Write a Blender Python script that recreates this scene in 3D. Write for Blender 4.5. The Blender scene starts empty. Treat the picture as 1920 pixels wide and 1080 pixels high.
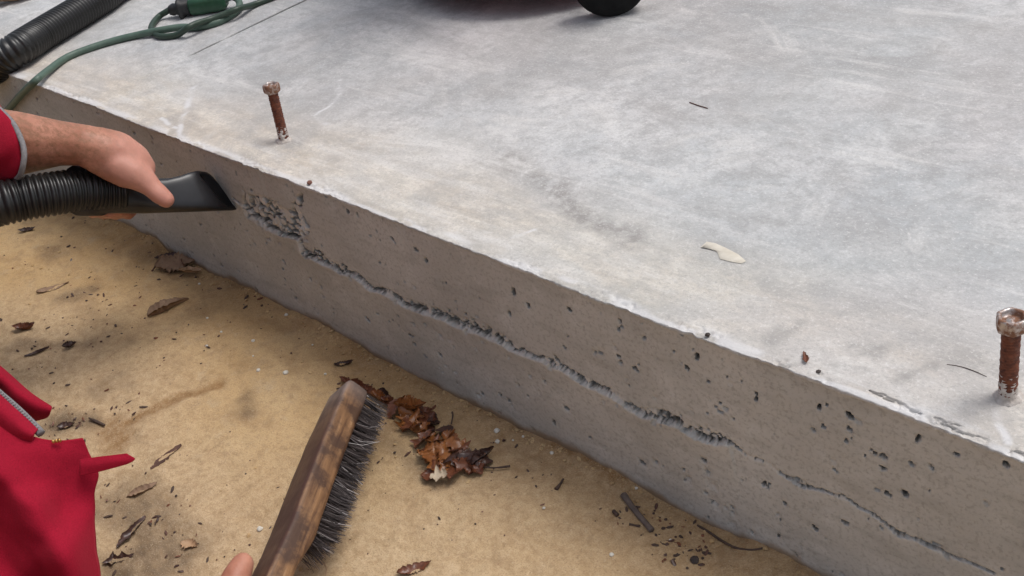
import bpy, bmesh, math, random
import numpy as np
from mathutils import Vector, Matrix, noise as mnoise

random.seed(7); rng = np.random.default_rng(7)
scene = bpy.context.scene
COL = scene.collection

# ------------------------------------------------------------------ camera
T = 0.2231                                   # slab top above the ground (m)
F_PX = 2103.3                                # focal length in px of a 1920 wide frame
CAM = np.array([0.0, -0.5687, 0.787])
yaw, pitch, roll = -0.88614, 0.58495, -0.21537
FW = np.array([math.sin(yaw)*math.cos(pitch), math.cos(yaw)*math.cos(pitch), -math.sin(pitch)])
r0 = np.array([math.cos(yaw), -math.sin(yaw), 0.0]); u0 = np.cross(r0, FW)
RT = r0*math.cos(roll) + u0*math.sin(roll)
UP = -r0*math.sin(roll) + u0*math.cos(roll)
cam_d = bpy.data.cameras.new('camera'); cam = bpy.data.objects.new('camera', cam_d); COL.objects.link(cam)
cam_d.sensor_width = 36.0; cam_d.lens = F_PX/1920*36.0; cam_d.clip_start = 0.02; cam_d.clip_end = 400
m = Matrix.Identity(4)
for i in range(3):
    m[i][0] = RT[i]; m[i][1] = UP[i]; m[i][2] = -FW[i]; m[i][3] = CAM[i]
cam.matrix_world = m
scene.camera = cam

# ------------------------------------------------------------------ sky, sun, exposure
SUN_EL, SUN_AZ = math.radians(64), math.radians(38)      # azimuth from +Y towards +X
world = bpy.data.worlds.new('World'); scene.world = world; world.use_nodes = True
wn = world.node_tree.nodes; wl = world.node_tree.links
bg = wn['Background']; bg.inputs['Strength'].default_value = 0.135
sky = wn.new('ShaderNodeTexSky'); sky.sky_type = 'NISHITA'; sky.sun_disc = False
sky.sun_elevation = SUN_EL; sky.sun_rotation = SUN_AZ; sky.dust_density = 4.0; sky.air_density = 1.0
hs = wn.new('ShaderNodeHueSaturation'); hs.inputs['Saturation'].default_value = 0.44
wl.new(sky.outputs[0], hs.inputs['Color']); wl.new(hs.outputs[0], bg.inputs['Color'])
sun_d = bpy.data.lights.new('sun', 'SUN'); sun_d.energy = 1.3; sun_d.angle = math.radians(24); sun_d.color = (1.0, 0.975, 0.95)
sun = bpy.data.objects.new('sun', sun_d); COL.objects.link(sun)
sd = Vector((math.sin(SUN_AZ)*math.cos(SUN_EL), math.cos(SUN_AZ)*math.cos(SUN_EL), math.sin(SUN_EL)))
sun.rotation_euler = sd.to_track_quat('Z', 'Y').to_euler(); sun.location = (0, 0, 4)
vs = scene.view_settings
vs.view_transform = 'Standard'; vs.look = 'None'; vs.gamma = 1.0; vs.exposure = 0.19; vs.use_curve_mapping = False

# ------------------------------------------------------------------ pixel helpers (photo pixels give directions)
def ray(px, py): return FW + RT*(px-960)/F_PX - UP*(py-540)/F_PX
def P(px, py, depth): return CAM + ray(px, py)*depth
def onz(px, py, z=0.0):
    d = ray(px, py); return CAM + d*((z-CAM[2])/d[2])
def ony(px, py, y=0.0):
    d = ray(px, py); return CAM + d*((y-CAM[1])/d[1])

# ------------------------------------------------------------------ noise in numpy
def _h(ix, iy, s):
    n = (ix.astype(np.int64)*374761393 + iy.astype(np.int64)*668265263 + s*974711) & 0x7fffffff
    n = ((n ^ (n >> 13))*1274126177) & 0x7fffffff
    n = ((n ^ (n >> 15))*1103515245 + 12345) & 0x7fffffff
    return ((n ^ (n >> 11)) & 0xffff)/65535.0
def vnoise(x, y, s=0):
    x = np.asarray(x, float); y = np.asarray(y, float)
    x, y = np.broadcast_arrays(x, y)
    ix = np.floor(x); iy = np.floor(y); fx = x-ix; fy = y-iy
    ix = ix.astype(np.int64); iy = iy.astype(np.int64)
    fx = fx*fx*(3-2*fx); fy = fy*fy*(3-2*fy)
    a = _h(ix, iy, s); b = _h(ix+1, iy, s); c = _h(ix, iy+1, s); d = _h(ix+1, iy+1, s)
    return (a*(1-fx)+b*fx)*(1-fy) + (c*(1-fx)+d*fx)*fy
def fbm(x, y, s=0, o=4, g=0.5):
    t = 0; a = 1.0; n = 0
    for k in range(o):
        t = t + a*(vnoise(x*2**k+17.3*k, y*2**k+9.1*k, s+k)-0.5)*2; n += a; a *= g
    return t/n
def voro(x, y, s=0):
    ix = np.floor(x).astype(np.int64); iy = np.floor(y).astype(np.int64)
    f1 = np.full(x.shape, 9.0); f2 = np.full(x.shape, 9.0); cid = np.zeros(x.shape)
    for dx in (-1, 0, 1):
        for dy in (-1, 0, 1):
            jx = ix+dx; jy = iy+dy
            px = jx+_h(jx, jy, s); py = jy+_h(jx, jy, s+91)
            d = np.hypot(x-px, y-py)
            m1 = d < f1
            f2 = np.where(m1, f1, np.minimum(f2, d)); cid = np.where(m1, _h(jx, jy, s+33), cid); f1 = np.where(m1, d, f1)
    return f1, f2, cid
def sstep(a, b, x):
    t = np.clip((x-a)/(b-a), 0, 1); return t*t*(3-2*t)
def polydist(x, z, pts):
    """distance, side (>0 above) and parameter (index along) to a polyline, all numpy"""
    best = np.full(x.shape, 1e9); side = np.zeros(x.shape); par = np.zeros(x.shape)
    for k in range(len(pts)-1):
        ax, az = pts[k]; bx, bz = pts[k+1]
        dx, dz = bx-ax, bz-az; L2 = dx*dx+dz*dz+1e-12
        t = np.clip(((x-ax)*dx+(z-az)*dz)/L2, 0, 1)
        d = np.hypot(x-ax-t*dx, z-az-t*dz)
        mk = d < best
        best = np.where(mk, d, best); side = np.where(mk, dx*(z-az)-dz*(x-ax), side); par = np.where(mk, k+t, par)
    return best, np.sign(side), par

# ------------------------------------------------------------------ mesh helpers
def np_mesh(name, verts, quads, smooth=True):
    me = bpy.data.meshes.new(name)
    v = np.asarray(verts, np.float32).reshape(-1, 3); q = np.asarray(quads, np.int32).reshape(-1, 4)
    me.vertices.add(len(v)); me.vertices.foreach_set('co', v.ravel())
    me.loops.add(q.size); me.loops.foreach_set('vertex_index', q.ravel())
    me.polygons.add(len(q))
    me.polygons.foreach_set('loop_start', np.arange(0, q.size, 4, dtype=np.int32))
    me.polygons.foreach_set('loop_total', np.full(len(q), 4, np.int32))
    me.update(calc_edges=True); me.validate()
    me.polygons.foreach_set('use_smooth', np.full(len(me.polygons), smooth))
    return me
def grid_quads(nr, nc):
    i = np.arange(nr*nc).reshape(nr, nc)
    return np.stack([i[:-1, :-1], i[:-1, 1:], i[1:, 1:], i[1:, :-1]], -1).reshape(-1, 4)
def attr(me, name, vals):
    a = me.attributes.new(name, 'FLOAT', 'POINT'); a.data.foreach_set('value', np.asarray(vals, np.float32).ravel())
def link(name, me, mat=None, parent=None):
    o = bpy.data.objects.new(name, me); COL.objects.link(o)
    if mat and me is not None and not me.materials: me.materials.append(mat)
    if parent: o.parent = parent
    return o
def tag(o, label=None, cat=None, group=None, kind=None):
    if label: o['label'] = label
    if cat: o['category'] = cat
    if group: o['group'] = group
    if kind: o['kind'] = kind
    return o
def empty(name, loc):
    o = bpy.data.objects.new(name, None); COL.objects.link(o); o.location = Vector(loc); o.empty_display_size = .02
    return o
def adopt(root, part):
    """parent part (built in world coordinates) to root, keeping it where it stands"""
    part.parent = root
    w = Vector((0, 0, 0)); r = root
    while r: w += r.location; r = r.parent
    part.data.transform(Matrix.Translation(-w))
    return part
def bm_obj(name, bm, mat, parent=None, smooth=True):
    me = bpy.data.meshes.new(name); bm.to_mesh(me); bm.free()
    for p in me.polygons: p.use_smooth = smooth
    return link(name, me, mat, parent)
def catmull(pts, n=8):
    pts = [np.asarray(p, float) for p in pts]
    q = [2*pts[0]-pts[1]]+pts+[2*pts[-1]-pts[-2]]; out = []
    for i in range(1, len(q)-2):
        for k in range(n):
            t = k/n
            out.append(.5*((2*q[i])+(-q[i-1]+q[i+1])*t+(2*q[i-1]-5*q[i]+4*q[i+1]-q[i+2])*t*t+(-q[i-1]+3*q[i]-3*q[i+1]+q[i+2])*t**3))
    out.append(pts[-1]); return np.array(out)
def frames(path):
    tg = np.gradient(path, axis=0); tg /= np.linalg.norm(tg, axis=1)[:, None]+1e-12
    a = np.array([0, 0, 1.0]) if abs(tg[0][2]) < .9 else np.array([1.0, 0, 0])
    n = np.cross(tg[0], a); n /= np.linalg.norm(n); N = []; B = []
    for t in tg:
        n = n-t*(n@t); n /= np.linalg.norm(n)+1e-12; N.append(n.copy()); B.append(np.cross(t, n))
    return tg, np.array(N), np.array(B)
def tube_mesh(name, path, rad, seg=12, cap=True, smooth=True):
    path = np.asarray(path, float); rad = np.broadcast_to(np.asarray(rad, float), (len(path),)).copy()
    if cap:
        path = np.vstack([path[:1], path, path[-1:]]); rad = np.concatenate([[rad[0]*.02], rad, [rad[-1]*.02]])
    tg, N, B = frames(path + 1e-9*np.arange(len(path))[:, None]) if not cap else (None, None, None)
    if cap:
        t_, N_, B_ = frames(path[1:-1]); N = np.vstack([N_[:1], N_, N_[-1:]]); B = np.vstack([B_[:1], B_, B_[-1:]])
    a = np.linspace(0, 2*np.pi, seg, endpoint=False)
    V = path[:, None, :] + rad[:, None, None]*(np.cos(a)[None, :, None]*N[:, None, :]+np.sin(a)[None, :, None]*B[:, None, :])
    n = len(path); i = np.arange(n*seg).reshape(n, seg); j = np.roll(i, -1, axis=1)
    Q = np.stack([i[:-1], j[:-1], j[1:], i[1:]], -1).reshape(-1, 4)
    return np_mesh(name, V.reshape(-1, 3), Q, smooth)
def resample(path, step):
    path = np.asarray(path); s = np.concatenate([[0], np.cumsum(np.linalg.norm(np.diff(path, axis=0), axis=1))])
    n = max(2, int(s[-1]/step)+1); q = np.linspace(0, s[-1], n)
    return np.stack([np.interp(q, s, path[:, k]) for k in range(3)], 1), q

# ------------------------------------------------------------------ material helpers
class NT:
    def __init__(s, name):
        s.m = bpy.data.materials.new(name); s.m.use_nodes = True
        s.t = s.m.node_tree; s.n = s.t.nodes; s.b = s.n['Principled BSDF']; s.x = None
    def node(s, ty, **kw):
        n = s.n.new(ty)
        for k, v in kw.items(): setattr(n, k, v)
        return n
    def put(s, a, b):
        if hasattr(a, 'is_output') or isinstance(a, bpy.types.NodeSocket): s.t.links.new(a, b)
        else:
            if isinstance(a, (tuple, list)) and len(a) == 3 and b.type == 'RGBA': a = (*a, 1)
            b.default_value = a
    def coord(s):
        if s.x is None: s.x = s.node('ShaderNodeTexCoord').outputs['Object']
        return s.x
    def mapped(s, scale=(1, 1, 1), rot=(0, 0, 0)):
        n = s.node('ShaderNodeMapping'); s.put(s.coord(), n.inputs['Vector'])
        n.inputs['Scale'].default_value = scale; n.inputs['Rotation'].default_value = rot; return n.outputs[0]
    def noise(s, scale, detail=4, rough=.55, vec=None, dist=0.0):
        n = s.node('ShaderNodeTexNoise'); s.put(vec or s.coord(), n.inputs['Vector'])
        n.inputs['Scale'].default_value = scale; n.inputs['Detail'].default_value = detail
        n.inputs['Roughness'].default_value = rough; n.inputs['Distortion'].default_value = dist; return n.outputs['Fac']
    def voro(s, scale, vec=None, feat='F1'):
        n = s.node('ShaderNodeTexVoronoi', feature=feat); s.put(vec or s.coord(), n.inputs['Vector'])
        n.inputs['Scale'].default_value = scale; return n.outputs['Distance']
    def ramp(s, f, stops):
        n = s.node('ShaderNodeValToRGB'); s.put(f, n.inputs[0]); e = n.color_ramp.elements
        while len(e) < len(stops): e.new(.5)
        for k, (p, c) in enumerate(stops):
            e[k].position = p; e[k].color = (*c, 1) if isinstance(c, (tuple, list)) else (c, c, c, 1)
        return n.outputs[0]
    def mix(s, f, a, b, mode='MIX'):
        n = s.node('ShaderNodeMix', data_type='RGBA', blend_type=mode)
        s.put(f, n.inputs[0]); s.put(a, n.inputs[6]); s.put(b, n.inputs[7]); return n.outputs[2]
    def math(s, op, a, b=0.0):
        n = s.node('ShaderNodeMath', operation=op); s.put(a, n.inputs[0]); s.put(b, n.inputs[1]); return n.outputs[0]
    def attr(s, name):
        return s.node('ShaderNodeAttribute', attribute_name=name).outputs['Fac']
    def bump(s, h, st=.3, d=.002, prev=None):
        n = s.node('ShaderNodeBump'); s.put(h, n.inputs['Height']); n.inputs['Strength'].default_value = st; n.inputs['Distance'].default_value = d
        if prev: s.put(prev, n.inputs['Normal'])
        return n.outputs[0]
    def done(s, col, rough=.7, bump=None, metal=0.0, spec=.5, **kw):
        s.put(col, s.b.inputs['Base Color']); s.put(rough, s.b.inputs['Roughness']); s.put(metal, s.b.inputs['Metallic'])
        s.put(spec, s.b.inputs['Specular IOR Level'])
        if bump is not None: s.put(bump, s.b.inputs['Normal'])
        for k, v in kw.items(): s.put(v, s.b.inputs[k.replace('_', ' ')])
        return s.m
def simple(name, c1, c2, scale=60, rough=.6, bump=.2, bd=.001, metal=0.0, spec=.5, **kw):
    t = NT(name); n = t.noise(scale, 5); c = t.mix(t.ramp(n, [(.3, 0.0), (.7, 1.0)]), c1, c2)
    return t.done(c, rough, t.bump(t.noise(scale*4, 3), bump, bd), metal, spec, **kw)

# concrete of the slab (top and face share it; wear masks and the crack lip's painted light are stored on the mesh)
t = NT('concrete')
big = t.noise(2.6, 6, .62, None, .6); mid = t.noise(13, 6, .65, None, .5); fine = t.noise(150, 4, .7, t.mapped((1, 1.4, 1))); grit = t.noise(520, 3, .7)
c = t.mix(t.ramp(big, [(.34, 0.0), (.66, 1.0)]), (.335, .345, .352), (.505, .518, .525))
c = t.mix(t.ramp(mid, [(.36, 0.0), (.62, .6)]), c, (.62, .605, .59))
c = t.mix(t.ramp(t.noise(7, 4, .6), [(.48, 0.0), (.66, .6)]), c, (.315, .312, .305))
fmod = t.ramp(t.noise(4.5, 3, .5), [(.4, .25), (.6, 1.0)])
c = t.mix(t.math('MULTIPLY', fmod, t.ramp(fine, [(.38, .45), (.48, 0.0)])), c, (.31, .31, .308))
c = t.mix(t.ramp(fine, [(.58, 0.0), (.68, .35)]), c, (.69, .68, .67))
c = t.mix(t.ramp(t.noise(55, 5, .7), [(.40, .5), (.54, 0.0)]), c, (.29, .29, .29))
sp = t.voro(120); c = t.mix(t.ramp(sp, [(.05, .6), (.13, 0.0)]), c, (.76, .75, .74))
pale = t.attr('pale'); streak = t.attr('streak'); dark = t.attr('dark'); facem = t.attr('face'); soil = t.attr('soil')
brush_v = t.mapped((9, 60, 60)); sm = t.noise(1.0, 5, .65, brush_v)
band = t.mix(t.ramp(sm, [(.35, 0.0), (.65, 1.0)]), (.50, .435, .355), (.70, .645, .56))
band = t.mix(t.ramp(t.noise(30, 5, .65), [(.48, 0.0), (.66, .6)]), band, (.31, .285, .26))
flake = t.ramp(t.noise(23, 7, .72, t.mapped((1, 2.2, 1))), [(.485, 0.0), (.515, 1.0)])
band = t.mix(t.math('MULTIPLY', flake, .42), band, (.40, .37, .325))
band = t.mix(t.ramp(t.noise(240, 4, .75), [(.40, .35), (.5, 0.0)]), band, (.36, .335, .30))
c = t.mix(pale, c, band)
c = t.mix(t.ramp(t.noise(1.7, 3, .5), [(.42, .32), (.52, 0.0)]), c, (.43, .455, .455))
c = t.mix(t.ramp(t.noise(1.9, 3, .5, t.mapped((1, 1, 5))), [(.5, 0.0), (.62, .28)]), c, (.54, .485, .475))
c = t.mix(t.math('MULTIPLY', dark, t.ramp(t.noise(34, 7, .72), [(.40, 0.0), (.56, 1.0)])), c, (.27, .258, .245))
smud = t.noise(4.2, 9, .72, t.mapped((1, 1.5, 1), (0, 0, .5)), 1.2); c = t.mix(t.ramp(smud, [(.50, 0.0), (.64, .55)]), c, (.31, .303, .295)); c = t.mix(t.ramp(smud, [(.34, .5), (.45, 0.0)]), c, (.665, .65, .625))
scf = t.noise(1.0, 7, .7, t.mapped((3, 26, 10), (0, 0, -.7))); c = t.mix(t.ramp(scf, [(.56, 0.0), (.66, .4)]), c, (.68, .665, .64))
gr2 = t.noise(330, 5, .75); c = t.mix(t.ramp(gr2, [(.39, .42), (.46, 0.0)]), c, (.31, .302, .29)); c = t.mix(t.ramp(gr2, [(.57, 0.0), (.63, .4)]), c, (.72, .705, .69))
c = t.mix(t.ramp(t.noise(2.1, 4, .6), [(.4, 0.0), (.65, .22)]), c, t.mix(.5, c, (.55, .47, .43)))
c = t.mix(streak, c, (.66, .655, .66))
fcol = t.mix(t.ramp(t.noise(6, 5, .6), [(.32, 0.0), (.7, 1.0)]), (.415, .395, .365), (.54, .52, .49))
fcol = t.mix(t.ramp(t.noise(1.0, 5, .6, t.mapped((14, 40, 60))), [(.5, 0.0), (.72, .6)]), fcol, (.33, .312, .285))
fcol = t.mix(t.ramp(t.noise(24, 5, .7), [(.56, 0.0), (.72, .6)]), fcol, (.60, .58, .555))
fcol = t.mix(t.ramp(t.noise(240, 3, .7), [(.36, .45), (.5, 0.0)]), fcol, (.25, .23, .205))
fcol = t.mix(soil, fcol, (.25, .165, .09))
rough_lit_lip_m = t.attr('rough'); fcol = t.mix(t.math('MULTIPLY', rough_lit_lip_m, .85), fcol, (.70, .67, .63))  # pale broken concrete; also paints skylight on the lip below the crack
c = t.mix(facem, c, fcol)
bp = t.bump(grit, .45, .001); bp = t.bump(gr2, .3, .0012, bp); bp = t.bump(fine, .35, .0015, bp); bp = t.bump(mid, .25, .004, bp)
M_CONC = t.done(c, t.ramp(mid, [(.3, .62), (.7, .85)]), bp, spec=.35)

# soil
t = NT('soil')
big = t.noise(3.4, 5, .6); mid = t.noise(14, 6, .65, t.mapped((1, 1.5, 1))); fine = t.noise(95, 5, .7); gr = t.noise(420, 3, .7)
c = t.mix(t.ramp(big, [(.35, 0.0), (.65, 1.0)]), (.47, .305, .14), (.60, .43, .235))
c = t.mix(t.ramp(mid, [(.34, .6), (.5, 0.0)]), c, (.31, .19, .09))
c = t.mix(t.ramp(t.noise(30, 6, .7), [(.56, 0.0), (.7, .6)]), c, (.50, .385, .25))
c = t.mix(t.ramp(fine, [(.34, .35), (.48, 0.0)]), c, (.29, .185, .10))
c = t.mix(t.ramp(gr, [(.6, 0.0), (.75, .5)]), c, (.46, .38, .28))
c = t.mix(t.math('MULTIPLY', t.attr('pinkish'), .75), c, t.mix(t.ramp(fine, [(.35, 0.0), (.65, 1.0)]), (.42, .29, .165), (.60, .45, .29)))
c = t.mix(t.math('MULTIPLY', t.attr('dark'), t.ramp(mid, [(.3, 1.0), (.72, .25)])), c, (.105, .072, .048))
c = t.mix(t.math('MULTIPLY', t.attr('rust'), t.ramp(fine, [(.3, 1.0), (.75, .35)])), c, (.24, .125, .045))
g2 = t.noise(650, 4, .75); c = t.mix(t.ramp(g2, [(.38, .6), (.46, 0.0)]), c, (.26, .17, .09)); c = t.mix(t.ramp(g2, [(.57, 0.0), (.64, .55)]), c, (.60, .49, .35))
c = t.mix(t.ramp(t.noise(44, 7, .75), [(.38, .4), (.45, 0.0)]), c, (.30, .20, .11))
bp = t.bump(g2, .5, .0012); bp = t.bump(gr, .5, .0015, bp); bp = t.bump(fine, .5, .004, bp); bp = t.bump(mid, .3, .006, bp)
M_SOIL = t.done(c, .82, bp, spec=.25)

t = NT('rust'); n = t.noise(180, 5, .7); n2 = t.noise(60, 5)
c = t.mix(t.ramp(n, [(.35, 0.0), (.65, 1.0)]), (.065, .022, .016), (.21, .066, .032)); c = t.mix(t.ramp(n2, [(.55, 0.0), (.7, .8)]), c, (.17, .10, .075))
M_RUST = t.done(c, .8, t.bump(n, .6, .0012), .15)
t = NT('worn_steel'); n = t.noise(120, 5, .7)
c = t.mix(t.ramp(n, [(.40, 0.0), (.56, 1.0)]), (.50, .46, .44), (.20, .095, .055))
M_STEEL = t.done(c, t.ramp(n, [(.4, .38), (.6, .8)]), t.bump(n, .3, .0008), t.ramp(n, [(.40, .8), (.56, .1)]))
M_CRUST = simple('cement_crust', (.62, .58, .55), (.36, .31, .27), 120, .9, .6, .002)
t = NT('hose_plastic'); n = t.noise(40, 4)
M_HOSE = t.done(t.mix(n, (.007, .0072, .007), (.019, .019, .0185)), .36, t.bump(t.noise(300, 2), .1, .0005))
M_NOZZ = simple('nozzle_plastic', (.006, .006, .007), (.015, .015, .018), 50, .34, .1, .0005)
M_GREEN = simple('green_cord', (.055, .098, .072), (.085, .135, .105), 80, .5, .15, .0005)
M_DGREEN = simple('dark_green_cord', (.016, .035, .022), (.03, .055, .035), 80, .45, .15, .0005)
M_SOCK = simple('green_rubber', (.012, .055, .026), (.03, .095, .05), 60, .4, .15, .0005)
M_BLACK = simple('black_rubber', (.012, .012, .013), (.025, .025, .026), 60, .55, .2, .0006)
M_TYRE = simple('tyre_rubber', (.006, .006, .006), (.012, .012, .012), 60, .85, .3, .001, spec=.2)
M_VRED = simple('red_plastic', (.22, .008, .018), (.28, .012, .02), 10, .3, .05, .0005)
t = NT('red_fleece'); n = t.noise(700, 3, .8); n2 = t.noise(12, 4)
c = t.mix(n2, (.25, .005, .020), (.35, .010, .030)); c = t.mix(t.ramp(n, [(.35, .4), (.55, 0.0)]), c, (.13, .002, .009))
M_RED = t.done(c, .95, t.bump(n, .5, .0008, t.bump(t.noise(45, 4), .3, .003)), spec=.15, Sheen_Weight=.25, Sheen_Roughness=.5, Sheen_Tint=(.9, .1, .15, 1))
M_GREYT = simple('grey_tape', (.16, .155, .16), (.24, .23, .235), 300, .9, .4, .0006)
M_BRASS = simple('brass', (.62, .42, .16), (.50, .30, .10), 90, .35, .2, .0005, metal=.9)
t = NT('skin'); n = t.noise(26, 5, .6); n2 = t.noise(300, 4, .7); hair = t.noise(1.0, 5, .75, t.mapped((55, 160, 160), (0, .25, .35)))
c = t.mix(t.ramp(n, [(.35, 0.0), (.65, 1.0)]), (.33, .125, .075), (.52, .245, .165))
c = t.mix(t.math('MULTIPLY', t.attr('hairy'), t.ramp(hair, [(.40, 1.0), (.58, .2)])), c, (.27, .13, .075))
c = t.mix(t.ramp(n2, [(.35, .35), (.5, 0.0)]), c, (.40, .18, .12))
c = t.mix(t.math('MULTIPLY', t.attr('pink'), .6), c, (.60, .29, .23))
M_SKIN = t.done(c, .5, t.bump(n2, .3, .0008, t.bump(n, .2, .003)), spec=.4, Subsurface_Weight=.12, Subsurface_Scale=.006)
M_SKIN.node_tree.nodes['Principled BSDF'].inputs['Subsurface Radius'].default_value = (1, .3, .15)
M_NAIL = simple('nail', (.56, .36, .34), (.62, .42, .39), 80, .35, .1, .0003)
t = NT('old_wood'); v = t.mapped((1, 1, 1)); gv = t.node('ShaderNodeMapping'); t.put(t.coord(), gv.inputs['Vector']); gv.inputs['Scale'].default_value = (14, 170, 170)
gn = t.noise(1.0, 6, .65, gv.outputs[0], .6); n2 = t.noise(28, 5, .65)
c = t.mix(t.ramp(gn, [(.33, 0.0), (.62, 1.0)]), (.075, .034, .018), (.27, .145, .068))
c = t.mix(t.ramp(gn, [(.60, 0.0), (.74, .8)]), c, (.42, .27, .15))
c = t.mix(t.ramp(n2, [(.46, 0.0), (.60, .85)]), c, (.05, .024, .016))
c = t.mix(t.math('MULTIPLY', t.attr('worn'), t.ramp(n2, [(.3, 1.0), (.75, .3)])), c, (.22, .18, .165))
c = t.mix(t.math('MULTIPLY', t.attr('back'), .85), c, (.058, .024, .018))
M_WOOD = t.done(c, t.ramp(n2, [(.3, .38), (.7, .6)]), t.bump(gn, .4, .0012), spec=.5)
t = NT('bristle'); a = t.attr('tone')
M_BRIS = t.done(t.ramp(a, [(0.0, (.022, .015, .015)), (.70, (.075, .058, .055)), (.86, (.22, .19, .19)), (1.0, (.55, .52, .50))]), .5, spec=.5)
def leaf_mat(name, c1, c2, c3, rough=.5):
    t = NT(name); n = t.noise(70, 5, .6); n2 = t.noise(260, 4, .7)
    c = t.mix(t.ramp(n, [(.35, 0.0), (.65, 1.0)]), c1, c2); c = t.mix(t.ramp(n2, [(.52, 0.0), (.68, .7)]), c, c3)
    return t.done(c, rough, t.bump(n2, .35, .001))
M_LEAF = [leaf_mat('leaf_orange', (.22, .075, .022), (.34, .135, .04), (.09, .03, .014), .3),
          leaf_mat('leaf_rust', (.12, .04, .02), (.20, .07, .032), (.05, .02, .013), .35),
          leaf_mat('leaf_dark', (.045, .022, .018), (.085, .04, .028), (.03, .015, .012), .35),
          leaf_mat('leaf_tan', (.36, .22, .12), (.46, .31, .19), (.24, .13, .07), .6),
          leaf_mat('leaf_pale', (.50, .40, .28), (.60, .50, .38), (.34, .25, .16), .7),
          leaf_mat('leaf_dusty', (.24, .15, .095), (.32, .215, .14), (.15, .085, .055), .75)]
M_BARK = simple('bark', (.075, .035, .026), (.13, .065, .045), 120, .8, .5, .0015)
M_TWIG = simple('twig', (.045, .028, .022), (.10, .062, .045), 160, .8, .4, .001)
M_WEATH = simple('weathered_stick', (.09, .068, .058), (.17, .13, .11), 120, .85, .5, .0015)
M_WHITE = simple('white_stone', (.60, .56, .48), (.72, .69, .62), 200, .7, .3, .001)
M_DSTONE = simple('dark_stone', (.03, .022, .02), (.07, .05, .042), 200, .7, .5, .0015)
M_BROWNST = simple('brown_stone', (.13, .05, .035), (.22, .10, .07), 200, .7, .5, .0015)
M_MORTAR = simple('mortar_smear', (.50, .455, .375), (.62, .58, .50), 90, .9, .4, .001)
M_TROU = simple('denim', (.03, .035, .05), (.05, .06, .085), 300, .9, .4, .0006)
M_HAIR = simple('hair', (.05, .03, .02), (.09, .055, .035), 200, .7, .5, .002)

# ================================================================== CONCRETE SLAB
xs = [-2.35]
while xs[-1] < -0.10:
    u = (xs[-1]+2.35)/2.25; xs.append(xs[-1] + .0019*(1-u) + .00095*u)
xs = np.concatenate([[-7.0, -6.999, -5.5, -4.2, -3.3, -2.8, -2.5, -2.42], xs, [0.0, .15, .4, .9, 1.8, 3.0, 4.5, 4.999, 5.0]])
zs = np.concatenate([np.arange(-.03, T-.012, .0017), np.arange(T-.012, T-.0005, .0011)])
ys = np.concatenate([np.arange(.0006, .026, .0011), np.arange(.0275, .085, .003), np.arange(.09, .36, .006), np.arange(.39, 1.3, .04), [1.6, 2.2, 3.2, 4.6, 6.0]])
nf, nt_ = len(zs), len(ys)
X, Zf = np.meshgrid(xs, zs); _, Yt = np.meshgrid(xs, ys); Xt = np.meshgrid(xs, ys)[0]
# --- contact line and cracks taken from the photo onto the face plane
contact_px = [(100, 362), (200, 405), (296, 449), (314, 470), (367, 496), (393, 512), (457, 534), (493, 555), (537, 577), (607, 610), (670, 643), (703, 668), (800, 717), (900, 764), (967, 797), (1027, 824), (1107, 858), (1167, 893), (1233, 933), (1300, 970), (1380, 1007), (1433, 1022), (1537, 1076), (1650, 1130)]
contact = np.array([ony(*p) for p in contact_px]); cx_, cz_ = contact[:, 0], contact[:, 2]
crack_px = [(436, 372), (460, 388), (480, 408), (505, 424), (530, 438), (560, 447), (567, 472), (600, 488), (640, 510), (662, 516), (690, 537), (730, 553), (760, 572), (800, 586), (850, 604), (900, 621), (946, 642), (981, 662), (1023, 676), (1058, 692), (1097, 718), (1132, 730), (1167, 753), (1199, 773), (1227, 783), (1273, 794), (1298, 813), (1322, 824), (1349, 831), (1371, 832), (1400, 852), (1440, 874), (1477, 896), (1500, 911), (1537, 917), (1590, 939), (1635, 964), (1665, 986), (1684, 1001), (1720, 1012), (1777, 1042), (1819, 1057), (1920, 1100)]
crack = [tuple(ony(*p)[[0, 2]]) for p in crack_px]
D = np.zeros(X.shape)                                   # inward (+y) displacement of the face
D += .0014*fbm(X*5, Zf*9, 3, 3) + .0005*fbm(X*40, Zf*40, 5, 3)
jx = .0026*fbm(X*55, Zf*55, 11, 4); jz = .0026*fbm(X*55+50, Zf*55, 12, 4)
dist, side, par = polydist(X+jx, Zf+jz, crack)
xi = np.interp(par, np.arange(len(crack)), [c[0] for c in crack])
def wid(pxs, ws):                                      # widths (mm) along the crack, by photo x
    return np.interp(par, np.interp(pxs, [p[0] for p in crack_px], np.arange(len(crack_px))), np.array(ws)*.001)
W = wid([436, 480, 560, 567, 640, 665, 720, 800, 880, 960, 1020, 1100, 1200, 1235, 1270, 1320, 1355, 1371, 1400, 1480, 1500, 1540, 1640, 1680, 1730, 1800],
        [2, 6, 4, 8, 8, 9, 8, 11, 13, 9, 6, 8, 6, 12, 9, 14, 11, 1.0, 1.1, 2.4, 3, 1.2, 1.0, 2.6, 2.6, 1.0])
W = W*(.55+.9*vnoise(xi*60, xi*0+.5, 21))
above = (side > 0)
# recess above the crack line, with aggregate lumps
f1, f2, cid = voro((X+jx)*135, (Zf+jz)*150, 40)
edge_v = np.clip((f2-f1)/.42, 0, 1)
band_m = np.where(above, 1-sstep(.55, 1.05, dist/(W+1e-6)), 1-sstep(.0002, .0016, dist))
lump = .0075*(1-sstep(.2, .5, edge_v))*(cid > .3) + .0045*(cid-.5)
D += band_m*(.0018+np.clip(lump, -.002, .02))
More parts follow.
